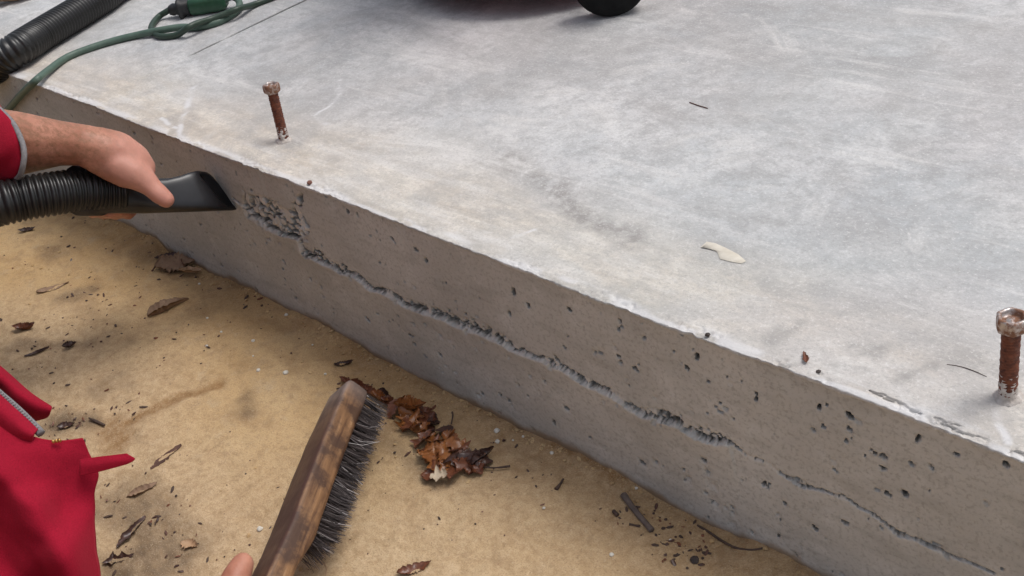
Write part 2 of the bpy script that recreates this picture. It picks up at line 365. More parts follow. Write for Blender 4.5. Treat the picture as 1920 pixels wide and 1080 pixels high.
# sharp dark seam right at the line, broken up
seam = (1-sstep(.0009, .0016, np.abs(dist*side-.0016-.004*sstep(.55, .8, vnoise(xi*70, xi*0+6, 8)))/(.55+.9*vnoise(xi*90, xi*0+3, 8))))*sstep(.46, .56, vnoise(xi*120, xi*0, 8))
strong = wid([436, 700, 960, 1230, 1270, 1355, 1371, 1480, 1540, 1660, 1700, 1800], [900, 1000, 850, 700, 800, 850, 300, 420, 260, 300, 420, 200])
D += .015*seam*strong*sstep(.0016, .003, W)+.006*(1-sstep(.0005, .0013, dist))*(W < .0034)*sstep(.3, .5, vnoise(xi*110, xi*0, 9))
# lower pour stands slightly proud, so its lip catches the sky
lipw = np.where(~above, np.exp(-dist/.020), 0.0); D -= .0040*lipw*sstep(.002, .0045, W)
# honeycombed patch near the nozzle
pc = np.array([ony(*p)[[0, 2]] for p in [(452, 352), (470, 362), (500, 372), (540, 378), (553, 372), (562, 352), (574, 366), (565, 398), (580, 425), (566, 446), (530, 442), (490, 420), (460, 395)]])
inside = np.zeros(X.shape, bool)
for k in range(len(pc)):
    x1, z1 = pc[k]; x2, z2 = pc[(k+1) % len(pc)]
    cnd = ((z1 > Zf) != (z2 > Zf)) & (X < (x2-x1)*(Zf-z1)/(z2-z1+1e-12)+x1); inside ^= cnd
pdist, _, _ = polydist(X, Zf, [tuple(p) for p in pc]+[tuple(pc[0])])
sdp = np.where(inside, pdist, -pdist)+.016*fbm(X*38, Zf*38, 61, 3)-.002
f1, f2, cid2 = voro((X+1.6*jx)*78, (Zf+1.6*jz)*92, 77); ev = np.clip((f2-f1)/.4, 0, 1)
pm = sstep(-.001, .005, sdp)
gate = sstep(.38, .52, vnoise(X*70, Zf*70, 62))
D += pm*(.002+.018*(1-sstep(.26, .52, ev))*gate+.007*(cid2-.5)+.012*(cid2 < .1)*(1-sstep(.2, .45, f1)))
# second sparse patch further along
for (px, py, rr) in [(600, 478, .016), (640, 498, .014), (575, 475, .012)]:
    q = ony(px, py); mk = np.exp(-(((X-q[0])/rr)**2+((Zf-q[2])/(rr*.6))**2))
    D += .018*sstep(.45, .7, mk)*(1-sstep(.3, .55, edge_v))*(cid > .4)
# air holes
pits = []
for (px, py, a, b) in [(1592, 780, 3.4, 1.8), (1722, 823, 1.6, 3.4), (1418, 739, 1.2, 1.2), (1418, 749, 1.4, 1.3), (1535, 764, 1.5, 2.6), (1306, 669, 2, 3), (1287, 690, 2.3, 1.8), (963, 547, 2.4, 4.2), (990, 572, 2.8, 2.2), (955, 588, 1.5, 2.6), (1068, 580, 2.8, 1.2), (735, 448, 3.2, 1.5), (650, 397, 2.3, 2.2), (668, 403, 1.4, 3), (799, 488, 2.2, 2.1), (780, 468, 3, 1.2), (1160, 668, 2, 1.2), (1190, 690, 2.6, 1.3), (1163, 601, 1.5, 1.3), (1641, 850, 1.6, 1.4), (1793, 852, 2, 1.2), (1887, 871, 2.4, 1.8), (1655, 878, 2.6, 1.3), (1665, 927, 2.8, 1.4), (1697, 926, 3, 2), (1433, 908, 1.5, 2.6), (955, 751, 2, 1.6), (938, 740, 2.4, 1.3), (905, 738, 2.6, 1.5), (770, 629, 2.8, 1.5), (777, 645, 2.5, 1.4), (1039, 792, 1.6, 3.2), (1062, 765, 3, 1.8), (826, 665, 2.5, 1.4), (530, 503, 1.6, 1.3), (500, 455, 1.3, 1.2), (1461, 1004, 1.3, 1.1), (1580, 930, 1.4, 1.2), (1528, 990, 3, 1.5), (1585, 980, 3, 1.4), (1205, 867, 3, 1.3), (1320, 862, 2.4, 1.2)]:
    q = ony(px, py); pits.append((q[0], q[2], a*.00112, b*.00112, random.uniform(-.6, .2), .010+.002*a))
for k in range(900):
    x = random.uniform(-2.2, -.12); z = random.uniform(0.0, T-.006)
    if vnoise(np.array([x*9.0]), np.array([z*16.0]), 4)[0] < .42 and random.random() < .75: continue
    a = .0006+.0015*random.random()**3
    pits.append((x, z, a*random.uniform(.9, 2.8), a*random.uniform(.6, 1.2), random.uniform(-.9, .3), random.uniform(.0012, .009)))
for (x, z, a, b, th, dp) in pits:
    R = 1.6*max(a, b); i0, i1 = np.searchsorted(xs, [x-R, x+R]); j0, j1 = np.searchsorted(zs, [z-R, z+R])
    if i1 <= i0 or j1 <= j0: continue
    xx = X[j0:j1, i0:i1]-x; zz = Zf[j0:j1, i0:i1]-z
    u = (xx*math.cos(th)+zz*math.sin(th))/a; v = (-xx*math.sin(th)+zz*math.cos(th))/b
    rr = np.hypot(u, v)*(1+.3*(vnoise(xx*700+x*99, zz*700, 5)-.5))
    D[j0:j1, i0:i1] = np.maximum(D[j0:j1, i0:i1], dp*(1-sstep(.72, 1.12, rr)))
# arris: wavering, chipped, with a thin lip over the face
e = .0018*fbm(xs*6, 0*xs, 70, 2)+.0008*fbm(xs*60, 0*xs, 71, 3)
ch = sstep(.60, .78, vnoise(xs*34, 0*xs, 72))*vnoise(xs*150, 0*xs, 73)
e = e + .0024*ch*sstep(-1.75, -1.5, xs)
lipz = sstep(T-.0058, T-.0038, Zf + .0012*fbm(X*50, X*0, 74, 2))
D = D*(1-lipz) + lipz*(e[None, :]-.0028+.0009*fbm(X*240, Zf*240, 75, 2)) + (1-lipz)*e[None, :]*np.exp(-(T-Zf)/.02)
deep = np.clip(D-.0025, 0, None)*(1-lipz)                # cavities slanted in and down along the view, shaped to read dark
Vf = np.stack([X-.7*deep, D, Zf-.7*deep], -1)
fine_zone = ((Xt > -2.3) & (Xt < -.12)).astype(float)
Yv = Yt + e[None, :]*np.exp(-Yt/.012) - .0028*np.exp(-Yt/.004)
Zt = T + .0012*fbm(Xt*2, Yt*2, 80, 3)*sstep(0, .05, Yt) + fine_zone*(.0003*fbm(Xt*60, Yt*60, 81, 2))
edge_w = .008+.007*vnoise(Xt*18, Xt*0, 83)
em = 1-sstep(.35, 1.0, Yt/edge_w)
Zt += fine_zone*em*(-.0017*sstep(.5, .75, vnoise(Xt*230, Yt*330, 84))*sstep(.35, .65, vnoise(Xt*21, Yt*0, 89))-.0010*ch[None, :])
Zt -= .0012*np.exp(-Yt/.0015)
GR = np.zeros(Xt.shape)
# cracks that run along the arris at one end
for pl, dp in [([(1630, 731), (1660, 748), (1700, 765), (1745, 782), (1775, 798), (1800, 806), (1850, 822), (1885, 835), (1915, 848), (1960, 872)], .004),
               ([(1640, 735), (1655, 737), (1690, 758), (1730, 778), (1770, 790), (1800, 800)], .003)]:
    pts = [tuple(onz(a, b, T)[:2]) for a, b in pl]
    dd, _, pp = polydist(Xt+.0030*fbm(Xt*110, Yt*110, 85, 3), Yt+.0030*fbm(Xt*110, Yt*110, 86, 3), pts)
    GR = np.maximum(GR, fine_zone*dp*.55*(1-sstep(.0003, .0011, dd))*sstep(.2, .4, vnoise(Xt*90, Yt*0, 87)))
JX = -1.5418                                              # tooled joint across the slab
GR = np.maximum(GR, .009*(1-sstep(.0007, .0021, np.abs(Xt-JX-.0012*fbm(Yt*9, Yt*0, 88, 2))))*sstep(.04, .3, Yt)*(.35+.65*sstep(.15, .4, vnoise(Yt*30, Yt*0, 99)+sstep(.2, .5, Yt))))
Vt = np.stack([Xt-1.1*GR, Yv+.9*GR, Zt-GR], -1)  # grooves lean along the line of sight so their depths look dark
V = np.concatenate([Vf, Vt], 0)
# outer ends and back turned down into the ground
back = V[-1:].copy(); back[..., 1] += .001; back[..., 2] = -.03; V = np.concatenate([V, back], 0)
V[:, 0, 2] = -.03; V[:, -1, 2] = -.03
nr = V.shape[0]; nc = V.shape[1]
me = np_mesh('concrete_slab', V.reshape(-1, 3), grid_quads(nr, nc))
z0 = np.zeros((1, nc))
pale = (1-sstep(.3, 1.15, Yt/(.10+.14*(fbm(Xt*2.3, Yt*2.5, 90, 3)*.5+.35)+1e-4)))*(.75+.25*sstep(.3, .6, vnoise(Xt*22, Yt*50, 91)))
pale = np.maximum(pale, .6*em)
streak = np.zeros(Xt.shape)
for pl, w in [([(640, 150), (641, 172), (628, 190), (590, 214), (600, 222), (617, 236)], .003), ([(362, 165), (350, 205), (340, 232), (332, 255)], .006), ([(1000, 430), (965, 443)], .003), ([(330, 240), (300, 222)], .004),
              ([(1870, 770), (1885, 830)], .004)]:
    pts = [tuple(onz(a, b, T)[:2]) for a, b in pl]
    dd, _, _ = polydist(Xt+.006*fbm(Xt*30, Yt*30, 92, 3), Yt+.006*fbm(Xt*30, Yt*30, 93, 3), pts)
    streak = np.maximum(streak, .75*(1-sstep(.2, 1.2, dd/w))*(.3+.7*sstep(.3, .6, vnoise(Xt*80, Yt*80, 94))))
darkm = np.zeros(Xt.shape)
for pl, w, s in [([(960, 300), (1030, 345), (1075, 390), (1100, 410), (1180, 450)], .016, .95), ([(1000, 330), (1060, 340), (1075, 385)], .012, .8), ([(540, 275), (620, 268), (680, 265)], .02, .55), ([(1440, 640), (1490, 615)], .008, .6), ([(1600, 650), (1640, 640), (1600, 690), (1565, 700)], .009, .65), ([(1760, 670), (1840, 690), (1900, 710)], .02, .5), ([(1690, 715), (1740, 690)], .008, .6), ([(1560, 700), (1450, 690)], .006, .5), ([(1700, 120), (1830, 60)], .03, .35)]:
    pts = [tuple(onz(a, b, T)[:2]) for a, b in pl]
    dd, _, _ = polydist(Xt+.02*fbm(Xt*14, Yt*14, 95, 3), Yt+.02*fbm(Xt*14, Yt*14, 96, 3), pts)
    darkm = np.maximum(darkm, s*(1-sstep(.1, 1.5, dd/w)))
zc = np.interp(X, cx_, cz_)
soil = (1-sstep(.0, .012, Zf-zc-.006*fbm(X*40, Zf*40, 97, 4)))*.9
attr(me, 'pale', np.concatenate([0*Zf, pale, z0])); streak = np.maximum(streak, .6*em*sstep(.3, .55, vnoise(Xt*45, Yt*150, 98)))
attr(me, 'streak', np.concatenate([0*Zf, streak, z0])); attr(me, 'dark', np.concatenate([0*Zf, darkm, z0]))
attr(me, 'face', np.concatenate([1-sstep(.2, .8, lipz), 0*Yt, z0])); attr(me, 'soil', np.concatenate([soil, 0*Yt, z0]))
attr(me, 'rough', np.concatenate([np.clip(np.maximum(.45*band_m*sstep(.003, .006, W), np.maximum(.7*pm, .95*lipw*np.exp(-dist/.0030)))*(.5+.5*vnoise(X*60, Zf*60, 64)), 0, 1), 0*Yt, z0]))  # last term brightens the colour where the crack's ledge faces the sky
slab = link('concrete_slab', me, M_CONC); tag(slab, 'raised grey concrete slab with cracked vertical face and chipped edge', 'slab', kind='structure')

# ================================================================== GROUND
gx = np.concatenate([[-60, -30, -15, -8, -5, -3.6, -2.9, -2.5, -2.3], np.arange(-2.2, -.2, .0042), [-.15, 0, .3, .8, 1.6, 3, 6, 15, 30, 60]])
gy = np.concatenate([[-60, -30, -15, -8, -4, -2.2, -1.4, -1.0, -.85], np.arange(-.75, .012, .0036), [.03, .1, .5, 2, 6, 15, 30, 60]])
GX, GY = np.meshgrid(gx, gy)
near = sstep(-2.35, -2.15, GX)*(1-sstep(-.2, 0, GX))*sstep(-.9, -.75, GY)*(1-sstep(.0, .02, GY))
def ground_z(x, y):
    x = np.asarray(x, float); y = np.asarray(y, float)
    z = .006*fbm(x*4, y*5, 101, 3)+.0022*fbm(x*16, y*20, 102, 3)
    z = z*sstep(0, .03, -y)
    zc = np.interp(x, cx_, cz_)
    return z + zc*np.exp(-np.abs(np.minimum(y, 0))/.055) + (.003*fbm(x*28, 0*x, 106, 2)+.0025*fbm(x*95, y*60, 107, 3))*np.exp(-np.abs(y)/.014)
GZ = ground_z(GX, GY)
clod = sstep(.1, .5, fbm(GX*7, GY*7, 103, 3))
GZ += near*(.0016*fbm(GX*60, GY*60, 104, 3) + .0022*clod*fbm(GX*38, GY*60, 105, 3))
def gmask(pl, w, warp=.02, sc=14, s=110):
    pts = [tuple(onz(a, b, 0)[:2]) for a, b in pl]
    dd, _, _ = polydist(GX+warp*fbm(GX*sc, GY*sc, s, 3), GY+warp*fbm(GX*sc, GY*sc, s+1, 3), pts)
    return 1-sstep(.1, 1.2, dd/w)
rust = np.maximum(.85*gmask([(410, 722), (350, 740), (300, 765), (240, 795), (195, 808)], .013, .008, 30), .75*gmask([(195, 808), (210, 830)], .03))
rust = np.maximum(rust, .62*np.exp(-np.abs(GY)/.075)*(.3+.7*vnoise(GX*7, GY*7, 121)))
rust = np.maximum(rust, .8*gmask([(1040, 828), (1100, 858), (1170, 900)], .014, .006, 30))
rust = np.maximum(rust, .5*gmask([(640, 715), (740, 775)], .02))
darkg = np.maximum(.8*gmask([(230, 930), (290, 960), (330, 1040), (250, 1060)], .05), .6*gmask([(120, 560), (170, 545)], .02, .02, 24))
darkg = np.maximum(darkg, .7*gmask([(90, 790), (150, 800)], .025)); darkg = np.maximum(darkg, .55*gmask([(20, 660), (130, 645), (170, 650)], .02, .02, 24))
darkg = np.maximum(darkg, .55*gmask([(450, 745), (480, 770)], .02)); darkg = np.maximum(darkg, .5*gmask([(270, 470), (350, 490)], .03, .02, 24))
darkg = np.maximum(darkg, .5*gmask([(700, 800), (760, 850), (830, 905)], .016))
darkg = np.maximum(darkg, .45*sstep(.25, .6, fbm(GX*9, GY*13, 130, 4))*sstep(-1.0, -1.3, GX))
pink = np.clip(sstep(.10, .28, -GY-.15*fbm(GX*3, GY*3, 131, 3))+.75*sstep(-1.0, -.7, GX), 0, 1)
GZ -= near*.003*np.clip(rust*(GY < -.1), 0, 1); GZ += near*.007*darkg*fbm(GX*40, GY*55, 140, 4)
me = np_mesh('ground', np.stack([GX, GY, np.where(GY > .02, -.02, GZ)], -1).reshape(-1, 3), grid_quads(len(gy), len(gx)))
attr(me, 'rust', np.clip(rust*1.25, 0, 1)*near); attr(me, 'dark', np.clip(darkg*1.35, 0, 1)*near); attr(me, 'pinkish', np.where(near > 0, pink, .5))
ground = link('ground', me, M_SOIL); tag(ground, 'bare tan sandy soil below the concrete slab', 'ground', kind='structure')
def gpt(px, py, lift=0.0):
    p = onz(px, py, 0)
    for k in range(4): p = onz(px, py, float(ground_z(p[0], min(p[1], -.001)))+lift)
    return p

# ================================================================== ANCHOR BOLTS
def lathe(name, prof, seg, mat, centre, axis, hexn=0):
    """prof: (radius, height); hexn>0 makes the outline polygonal"""
    ax = Vector(axis).normalized(); q = Vector((0, 0, 1)).rotation_difference(ax)
    V = []; 
    for r, h in prof:
        for k in range(seg):
            a = 2*math.pi*k/seg; rr = r
            if hexn:
                s = math.pi/hexn; aa = (a % (2*s))-s; rr = r*(.25+.75*math.cos(s)/math.cos(aa)) if r > .004 else r
            V.append(Vector(centre)+q @ Vector((rr*math.cos(a), rr*math.sin(a), h)))
    n = len(prof); i = np.arange(n*seg).reshape(n, seg); j = np.roll(i, -1, 1)
    return link(name, np_mesh(name, np.array(V), np.stack([i[:-1], j[:-1], j[1:], i[1:]], -1).reshape(-1, 4)), mat)
def anchor_bolt(base_px, top_px, L, label, seed, hs=1.0):
    b = onz(*base_px, T); root = empty('anchor_bolt', b)
    tag(root, label, 'bolt', 'rusty anchor bolts along the slab edge')
    # lean so that the head falls where the photo has it
    d = ray(*top_px); best = min((np.linalg.norm(CAM+d*s-b)-L)**2+ (0 if (CAM+d*s)[2] > T else 1) for s in [1.0]) if False else None
    ss = np.linspace(.5, 1.6, 4000); pts = CAM+ss[:, None]*d; cost = np.abs(np.linalg.norm(pts-b, axis=1)-L)*1.0+.6*np.abs(np.arctan2(np.linalg.norm((pts-b)[:, :2], axis=1), (pts-b)[:, 2]))*.05
    ax = pts[np.argmin(cost)]-b; L = np.linalg.norm(ax); ax = ax/L
    r = .0059; hh = .0115*hs
    prof = [(r*.9, -.004)]
    h = 0.0
    while h < L-hh:
        prof.append((r*(1+.03*math.sin(h*900+seed)+(.075 if int(h/.0009) % 3 else -.05)), h)); h += .0009
    prof += [(r, L-hh+.001)]
    adopt(root, lathe('shaft', prof, 18, M_RUST, b, ax))
    R = .0103*hs; k0 = L-hh
    headp = [(r*.95, k0), (R*.80, k0), (R*.94, k0+.0012), (R, k0+.003), (R, L-.003), (R*.97, L-.0012), (R*.90, L), (R*.74, L), (R*.68, L-.0014), (R*.62, L-.004), (R*.40, L-.0042), (R*.30, L-.003), (.0001, L-.0028)]
    adopt(root, lathe('head', headp, 36, M_STEEL, b, ax, 6))
    # cement still clinging to the foot: lumpy collar
    cr = lathe('cement_crust', [(.0005, -.003), (r*1.75, -.003), (r*1.70, .0008), (r*1.35, .0016)]+[(r*(1.16-.10*q/18), .0016+q*.0011) for q in range(1, 19)]+[(r*.8, .0225)], 30, M_CRUST, b, ax)
    for v in cr.data.vertices:
        w = Vector(v.co)-Vector(b); h_ = w.dot(Vector(ax)); rad_ = w-Vector(ax)*h_
        k2 = mnoise.noise(Vector(v.co)*260+Vector((seed, 0, 0)))+.6*mnoise.noise(Vector(v.co)*640)
        v.co = Vector(v.co)+rad_*(.22*k2-.12*max(0, h_)/.012*.6)
    adopt(root, cr)
    return root
anchor_bolt((533, 263), (507, 157), .0735, 'slim rusty anchor bolt with a shiny round head, leaning, near the extension cord', 3)
anchor_bolt((1889, 744), (1898, 592), .0735, 'thick-headed rusty anchor bolt with a hollow head beside the cracked slab edge', 9, 1.05)

# ================================================================== VACUUM HOSE AND NOZZLE
hose_c = [P(235, 355, 1.365), P(190, 356, 1.352), P(150, 357, 1.335), P(100, 363, 1.315), P(45, 372, 1.30), P(-20, 386, 1.29), P(-120, 405, 1.32)]
pts = [np.array(p) for p in hose_c]
pts += [np.array([-1.86, -.42, .12]), np.array([-2.10, -.36, .06]), np.array([-2.22, -.20, .16])]
pA = onz(0, 112, T)+np.array([0, 0, .0]); HR = .0262
pa = P(-60, 148, 1.83); pts += [pa]
up_pts = []
for (a, b) in [(20, 100), (75, 66), (130, 33), (185, 0), (250, -40)]:
    q = onz(a, b, T+HR+.001); up_pts.append(q)
pts += up_pts
q = up_pts[-1]
pts += [q+np.array([.06, .14, 0]), q+np.array([.20, .32, .0]), np.array([-1.66, .80, T+.03]), np.array([-1.53, .79, T+.10]), np.array([-1.436, .765, T+.17])]
path, s = resample(catmull(pts, 16), .0011)
PITCH = .0066
ph = (s % PITCH)/PITCH
rr_ = HR*(1 - .115*np.clip(np.abs(ph-.5)*2-.28, 0, 1)**1.0/.72)
hose = empty('vacuum_hose', onz(20, 100, T))
tag(hose, 'ribbed black vacuum hose with a crevice nozzle, looped over the slab', 'hose')
adopt(hose, link('ribbed_hose', tube_mesh('ribbed_hose', path, rr_, 26), M_HOSE))
# nozzle: lofted sections, round at the hose, flat flared mouth resting on the slab face
def loft(name, secs, mat, seg=40):
    V = []
    for c, a, b, pw, sh in secs:
        for k in range(seg):
            th = 2*math.pi*k/seg; cs, sn = math.cos(th), math.sin(th)
            u = math.copysign(abs(cs)**(2/pw), cs); v = math.copysign(abs(sn)**(2/pw), sn)
            V.append(c+a*u+b*v+sh*v)
    n = len(secs); i = np.arange(n*seg).reshape(n, seg); j = np.roll(i, -1, 1)
    return link(name, np_mesh(name, np.array(V), np.stack([i[:-1], j[:-1], j[1:], i[1:]], -1).reshape(-1, 4)), mat)
def sec(px, py, dep, hw, ht, pw, shx=0.0, dz=0.0):
    """centre pixel/depth, half-thickness in view (hw, m), half-depth (ht, m), squareness, slant of the mouth"""
    return (P(px, py, dep), FW*ht+RT*ht*.35, UP*hw, pw, RT*shx+FW*dz)
S = [sec(146, 357, 1.334, .0003, .0003, 2), sec(146, 357, 1.334, .030, .028, 2), sec(150, 357, 1.335, .031, .029, 2), sec(186, 357, 1.348, .0305, .029, 2), sec(190, 357, 1.35, .0275, .026, 2),
     sec(225, 362, 1.362, .0245, .024, 2.1), sec(265, 366, 1.376, .0225, .022, 2.4), sec(300, 367, 1.388, .0208, .021, 3.0, -.001), sec(335, 366, 1.398, .0208, .020, 3.6, -.004),
     sec(362, 363, 1.407, .0222, .019, 4.2, -.008), sec(385, 360, 1.414, .0232, .018, 4.6, -.0135, -.004), sec(402, 358, 1.420, .0240, .0165, 4.6, -.0170, -.006), sec(408, 357, 1.424, .0235, .0155, 4.6, -.0175, -.007),
     sec(408, 357, 1.424, .0200, .0125, 4.6, -.0160, -.007), sec(380, 361, 1.412, .0185, .012, 4.2, -.010, -.004), sec(300, 367, 1.388, .001, .001, 3)]
nz = adopt(hose, loft('nozzle', S, M_NOZZ))
# ================================================================== CORDS
def cord(name, pl, r, mat, root):
    p, s = resample(catmull(pl, 10), .004)
    return adopt(root, link(name, tube_mesh(name, p, r, 14), mat))
CR = .0056
ec = empty('extension_cord', onz(280, 70, T)); tag(ec, 'pale green extension cord trailing over the slab edge, ending in a socket', 'cord')
def sl(px, py, lift): return onz(px, py, T+lift)
epts = [ony(-40, 262, -.012), ony(-8, 232, -.010), ony(18, 202, -.0085), ony(45, 172, -.0085), ony(66, 152, -.0085), sl(88, 134, CR+.003), sl(125, 108, CR), sl(170, 90, CR), sl(215, 76, CR), sl(260, 65, CR+.001), sl(300, 57, CR+.004),
        sl(340, 51, CR+.002), sl(372, 51, CR), sl(410, 41, CR), sl(436, 27, CR), sl(449, 12, CR+.004), sl(446, 0, CR+.009), sl(434, -6, CR+.012), sl(421, 0, CR+.011), sl(412, 3.5, CR+.011)]
cord('cord', epts, CR, M_GREEN, ec)
pc_ = empty('power_cord', onz(350, 55, T)); tag(pc_, 'dark green power cord knotted through the pale cord, plug pushed into its socket', 'cord')
ppts = [sl(322, 16, .014), sl(312, 22, .012), sl(298, 31, .007), sl(287, 44, .0065), sl(284, 55, .0052), sl(294, 66, .0052), sl(312, 68.5, .0052), sl(335, 64, .0062), sl(352, 52, .016), sl(372, 43, .016), sl(395, 36, .013), sl(420, 27, .014), sl(447, 16.5, .016), sl(475, 9, .006), sl(515, -6, .0052), sl(600, -40, .0052), np.array([-1.50, .62, T+.0052]), np.array([-1.48, .78, T+.02]), np.array([-1.42, .72, T+.12])]
cord('cord', ppts, .0050, M_DGREEN, pc_)
A = sl(424, 0, .016); Bp = sl(318, 19, .014); ax = (Bp-A)/np.linalg.norm(Bp-A); upv = np.array([0, 0, 1.0]); sdv = np.cross(ax, upv); sdv /= np.linalg.norm(sdv); upv = np.cross(sdv, ax)
Lc = np.linalg.norm(Bp-A)
def body(name, prof, root, mat, pw=3.2):
    secs = [(A+ax*Lc*tt, upv*w, sdv*d, pw, 0*ax) for tt, w, d in prof]; return adopt(root, loft(name, secs, mat, 28))
so = body('socket', [(0.0, .0003, .0003), (0.0, .009, .009), (.04, .013, .013), (.12, .0145, .0155), (.30, .0145, .016), (.47, .0145, .0155), (.60, .014, .0145), (.62, .0125, .0135), (.62, .0004, .0004)], ec, M_SOCK)
body('plug', [(.625, .0004, .0004), (.625, .0125, .013), (.74, .0120, .0125), (.755, .0175, .0185), (.80, .0175, .0185), (.815, .010, .0105), (.90, .0085, .009), (.93, .0095, .010), (.99, .0075, .008), (1.0, .006, .006), (1.0, .0003, .0003)], pc_, M_BLACK)
tabp = A+ax*Lc*.78
adopt(pc_, link('finger_tab', tube_mesh('finger_tab', [tabp+sdv*.0+upv*.014, tabp+upv*.024+ax*.004, tabp+upv*.030+ax*.010], [.0045, .004, .003], 10), M_BLACK))

# ================================================================== WET/DRY VACUUM (its wheel and base rim show at the top)
vc = np.array([-1.235, .668, T]); vac = empty('shop_vacuum', vc); tag(vac, 'red wet-dry vacuum on black wheels standing on the slab', 'vacuum')
def vl(name, prof, mat, hexn=0, c=vc, ax_=(0, 0, 1), seg=40): return adopt(vac, lathe(name, prof, seg, mat, c, ax_))
vl('tank', [(.001, .030), (.225, .030), (.236, .034), (.238, .046), (.225, .058), (.190, .075), (.185, .11), (.195, .38), (.200, .385), (.200, .40), (.001, .40)], M_VRED)
lid = vl('lid', [(.001, .4005), (.203, .4005), (.207, .42), (.195, .45), (.16, .47), (.15, .55), (.12, .58), (.001, .585)], M_BLACK)
adopt(vac, link('carry_handle', tube_mesh('carry_handle', catmull([vc+np.array([-.1, 0, .57]), vc+np.array([-.07, 0, .635]), vc+np.array([.07, 0, .635]), vc+np.array([.1, 0, .57])], 8), .012, 12), M_BLACK))
adopt(vac, lathe('inlet', [(.024, -.03), (.033, -.03), (.033, .03), (.027, .03), (.024, .03)], 24, M_BLACK, np.array([-1.42, .753, T+.18]), (-.185, .085, 0)))
wc = onz(1152, 26, T)
for k, (wx, wy) in enumerate([(wc[0], wc[1]+.0), (vc[0]+.12, vc[1]+.22), (vc[0]-.21, vc[1]+.12), (vc[0]-.16, vc[1]-.17)]):
    R = .052; c = np.array([wx, wy, T+R+.0005])
    dirv = np.array([RT[0], RT[1], 0]); dirv /= np.linalg.norm(dirv); axl = np.cross(dirv, [0, 0, 1])
    if k: axl = np.array([math.cos(k*1.9), math.sin(k*1.9), 0])
    w = adopt(vac, lathe('wheel', [(.012, -.016), (R*.72, -.016), (R*.9, -.0165), (R*.985, -.012), (R, 0), (R*.985, .012), (R*.9, .0165), (R*.72, .016), (.012, .016)], 40, M_TYRE, c, axl))
    adopt(vac, lathe('hub', [(.001, -.0185), (.017, -.0185), (.02, -.0165), (.02, .0165), (.017, .0185), (.001, .0185)], 20, M_VRED, c, axl))
    tp = np.array([vc[0]+(wx-vc[0])*.78, vc[1]+(wy-vc[1])*.78, T+.075])
    adopt(vac, link('caster_fork', tube_mesh('caster_fork', catmull([c+axl*.024, c+axl*.024+np.array([0, 0, .05]), tp+np.array([0, 0, .02])], 6), .008, 10), M_BLACK))

# ================================================================== LEAVES, TWIGS, STONES
def leaf_mesh(L, W, curl, cup, seed, lobes=0, fold=0.0, twist=0.0):
    r = random.Random(seed); curl = curl if abs(curl) > .15 else .15; nu, nv = 23, 7; V = np.zeros((nu, nv, 3)); ph = r.uniform(0, 6)
    for i in range(nu):
        t_ = i/(nu-1); w = W*.5*(math.sin(math.pi*min(1, t_**.8*.97+.015))**.75)*(1+lobes*.35*math.sin(t_*17+ph)); wl2 = w*r.uniform(.55, 1.1); wr2 = w*r.uniform(.55, 1.1)
        for j in range(nv):
            q = (j/(nv-1)-.5)*2; x = t_*L-L/2; y = q*(wr2 if q > 0 else wl2)*(1+.12*math.sin(9*t_+3*q+ph))
            a = curl*(t_-.5); R_ = L/curl if abs(curl) > .01 else 1e6
            zz = cup*(q*q)*w + fold*abs(q)*w + .05*L*math.sin(5*t_+2.5*q+ph)*r.uniform(.5, 1)*.6
            X_ = (R_-zz)*math.sin(a); Z_ = R_-(R_-zz)*math.cos(a)
            tw = twist*(t_-.5); yy = y*math.cos(tw)-Z_*math.sin(tw)*0; Z_ += y*math.sin(tw)
            V[i, j] = (X_, yy, Z_)
    th = .00045
    top = V.reshape(-1, 3); me_q = grid_quads(nu, nv); bot = top-np.array([0, 0, th])
    n = len(top); q2 = me_q[:, ::-1]+n
    ring = list(range(nv))+[i*nv+nv-1 for i in range(1, nu)]+[(nu-1)*nv+j for j in range(nv-2, -1, -1)]+[i*nv for i in range(nu-2, 0, -1)]
    sq = [[ring[k], ring[(k+1) % len(ring)], ring[(k+1) % len(ring)]+n, ring[k]+n] for k in range(len(ring))]
    Vv = np.vstack([top, bot]); Vv[:, 2] -= Vv[:, 2].min()
    return np_mesh('leaf', Vv, np.vstack([me_q, q2, np.array(sq)]))
def leaf(px, py, L, W, ang, mat, label, group=None, curl=1.0, cup=.4, seed=0, lift=0.0, tilt=(0, 0), lobes=0, fold=0.0, twist=0.0, slabtop=False, name='leaf', stem=0, p=None):
    if p is None: p = onz(px, py, T+.0007) if slabtop else gpt(px, py, lift)-np.array([0, 0, .0016 if lift < .0005 else 0])
    o = link(name, leaf_mesh(L*.001, W*.001, curl, cup, seed, lobes, fold, twist), M_LEAF[mat])
    o.location = Vector(p)+Vector((0, 0, .0004)); o.rotation_euler = (tilt[0], tilt[1], ang)
    tag(o, label, 'leaf', group)
    if stem:
        st = tube_mesh('stem', catmull([np.array([L*.00048, 0, .001]), np.array([L*.00048+stem*.0005, stem*.00012, .0015]), np.array([L*.00048+stem*.001, stem*.00005, .001])], 5), [.0009]*10+[.0014], 7)
        link('stem', st, M_TWIG, o)
    return o
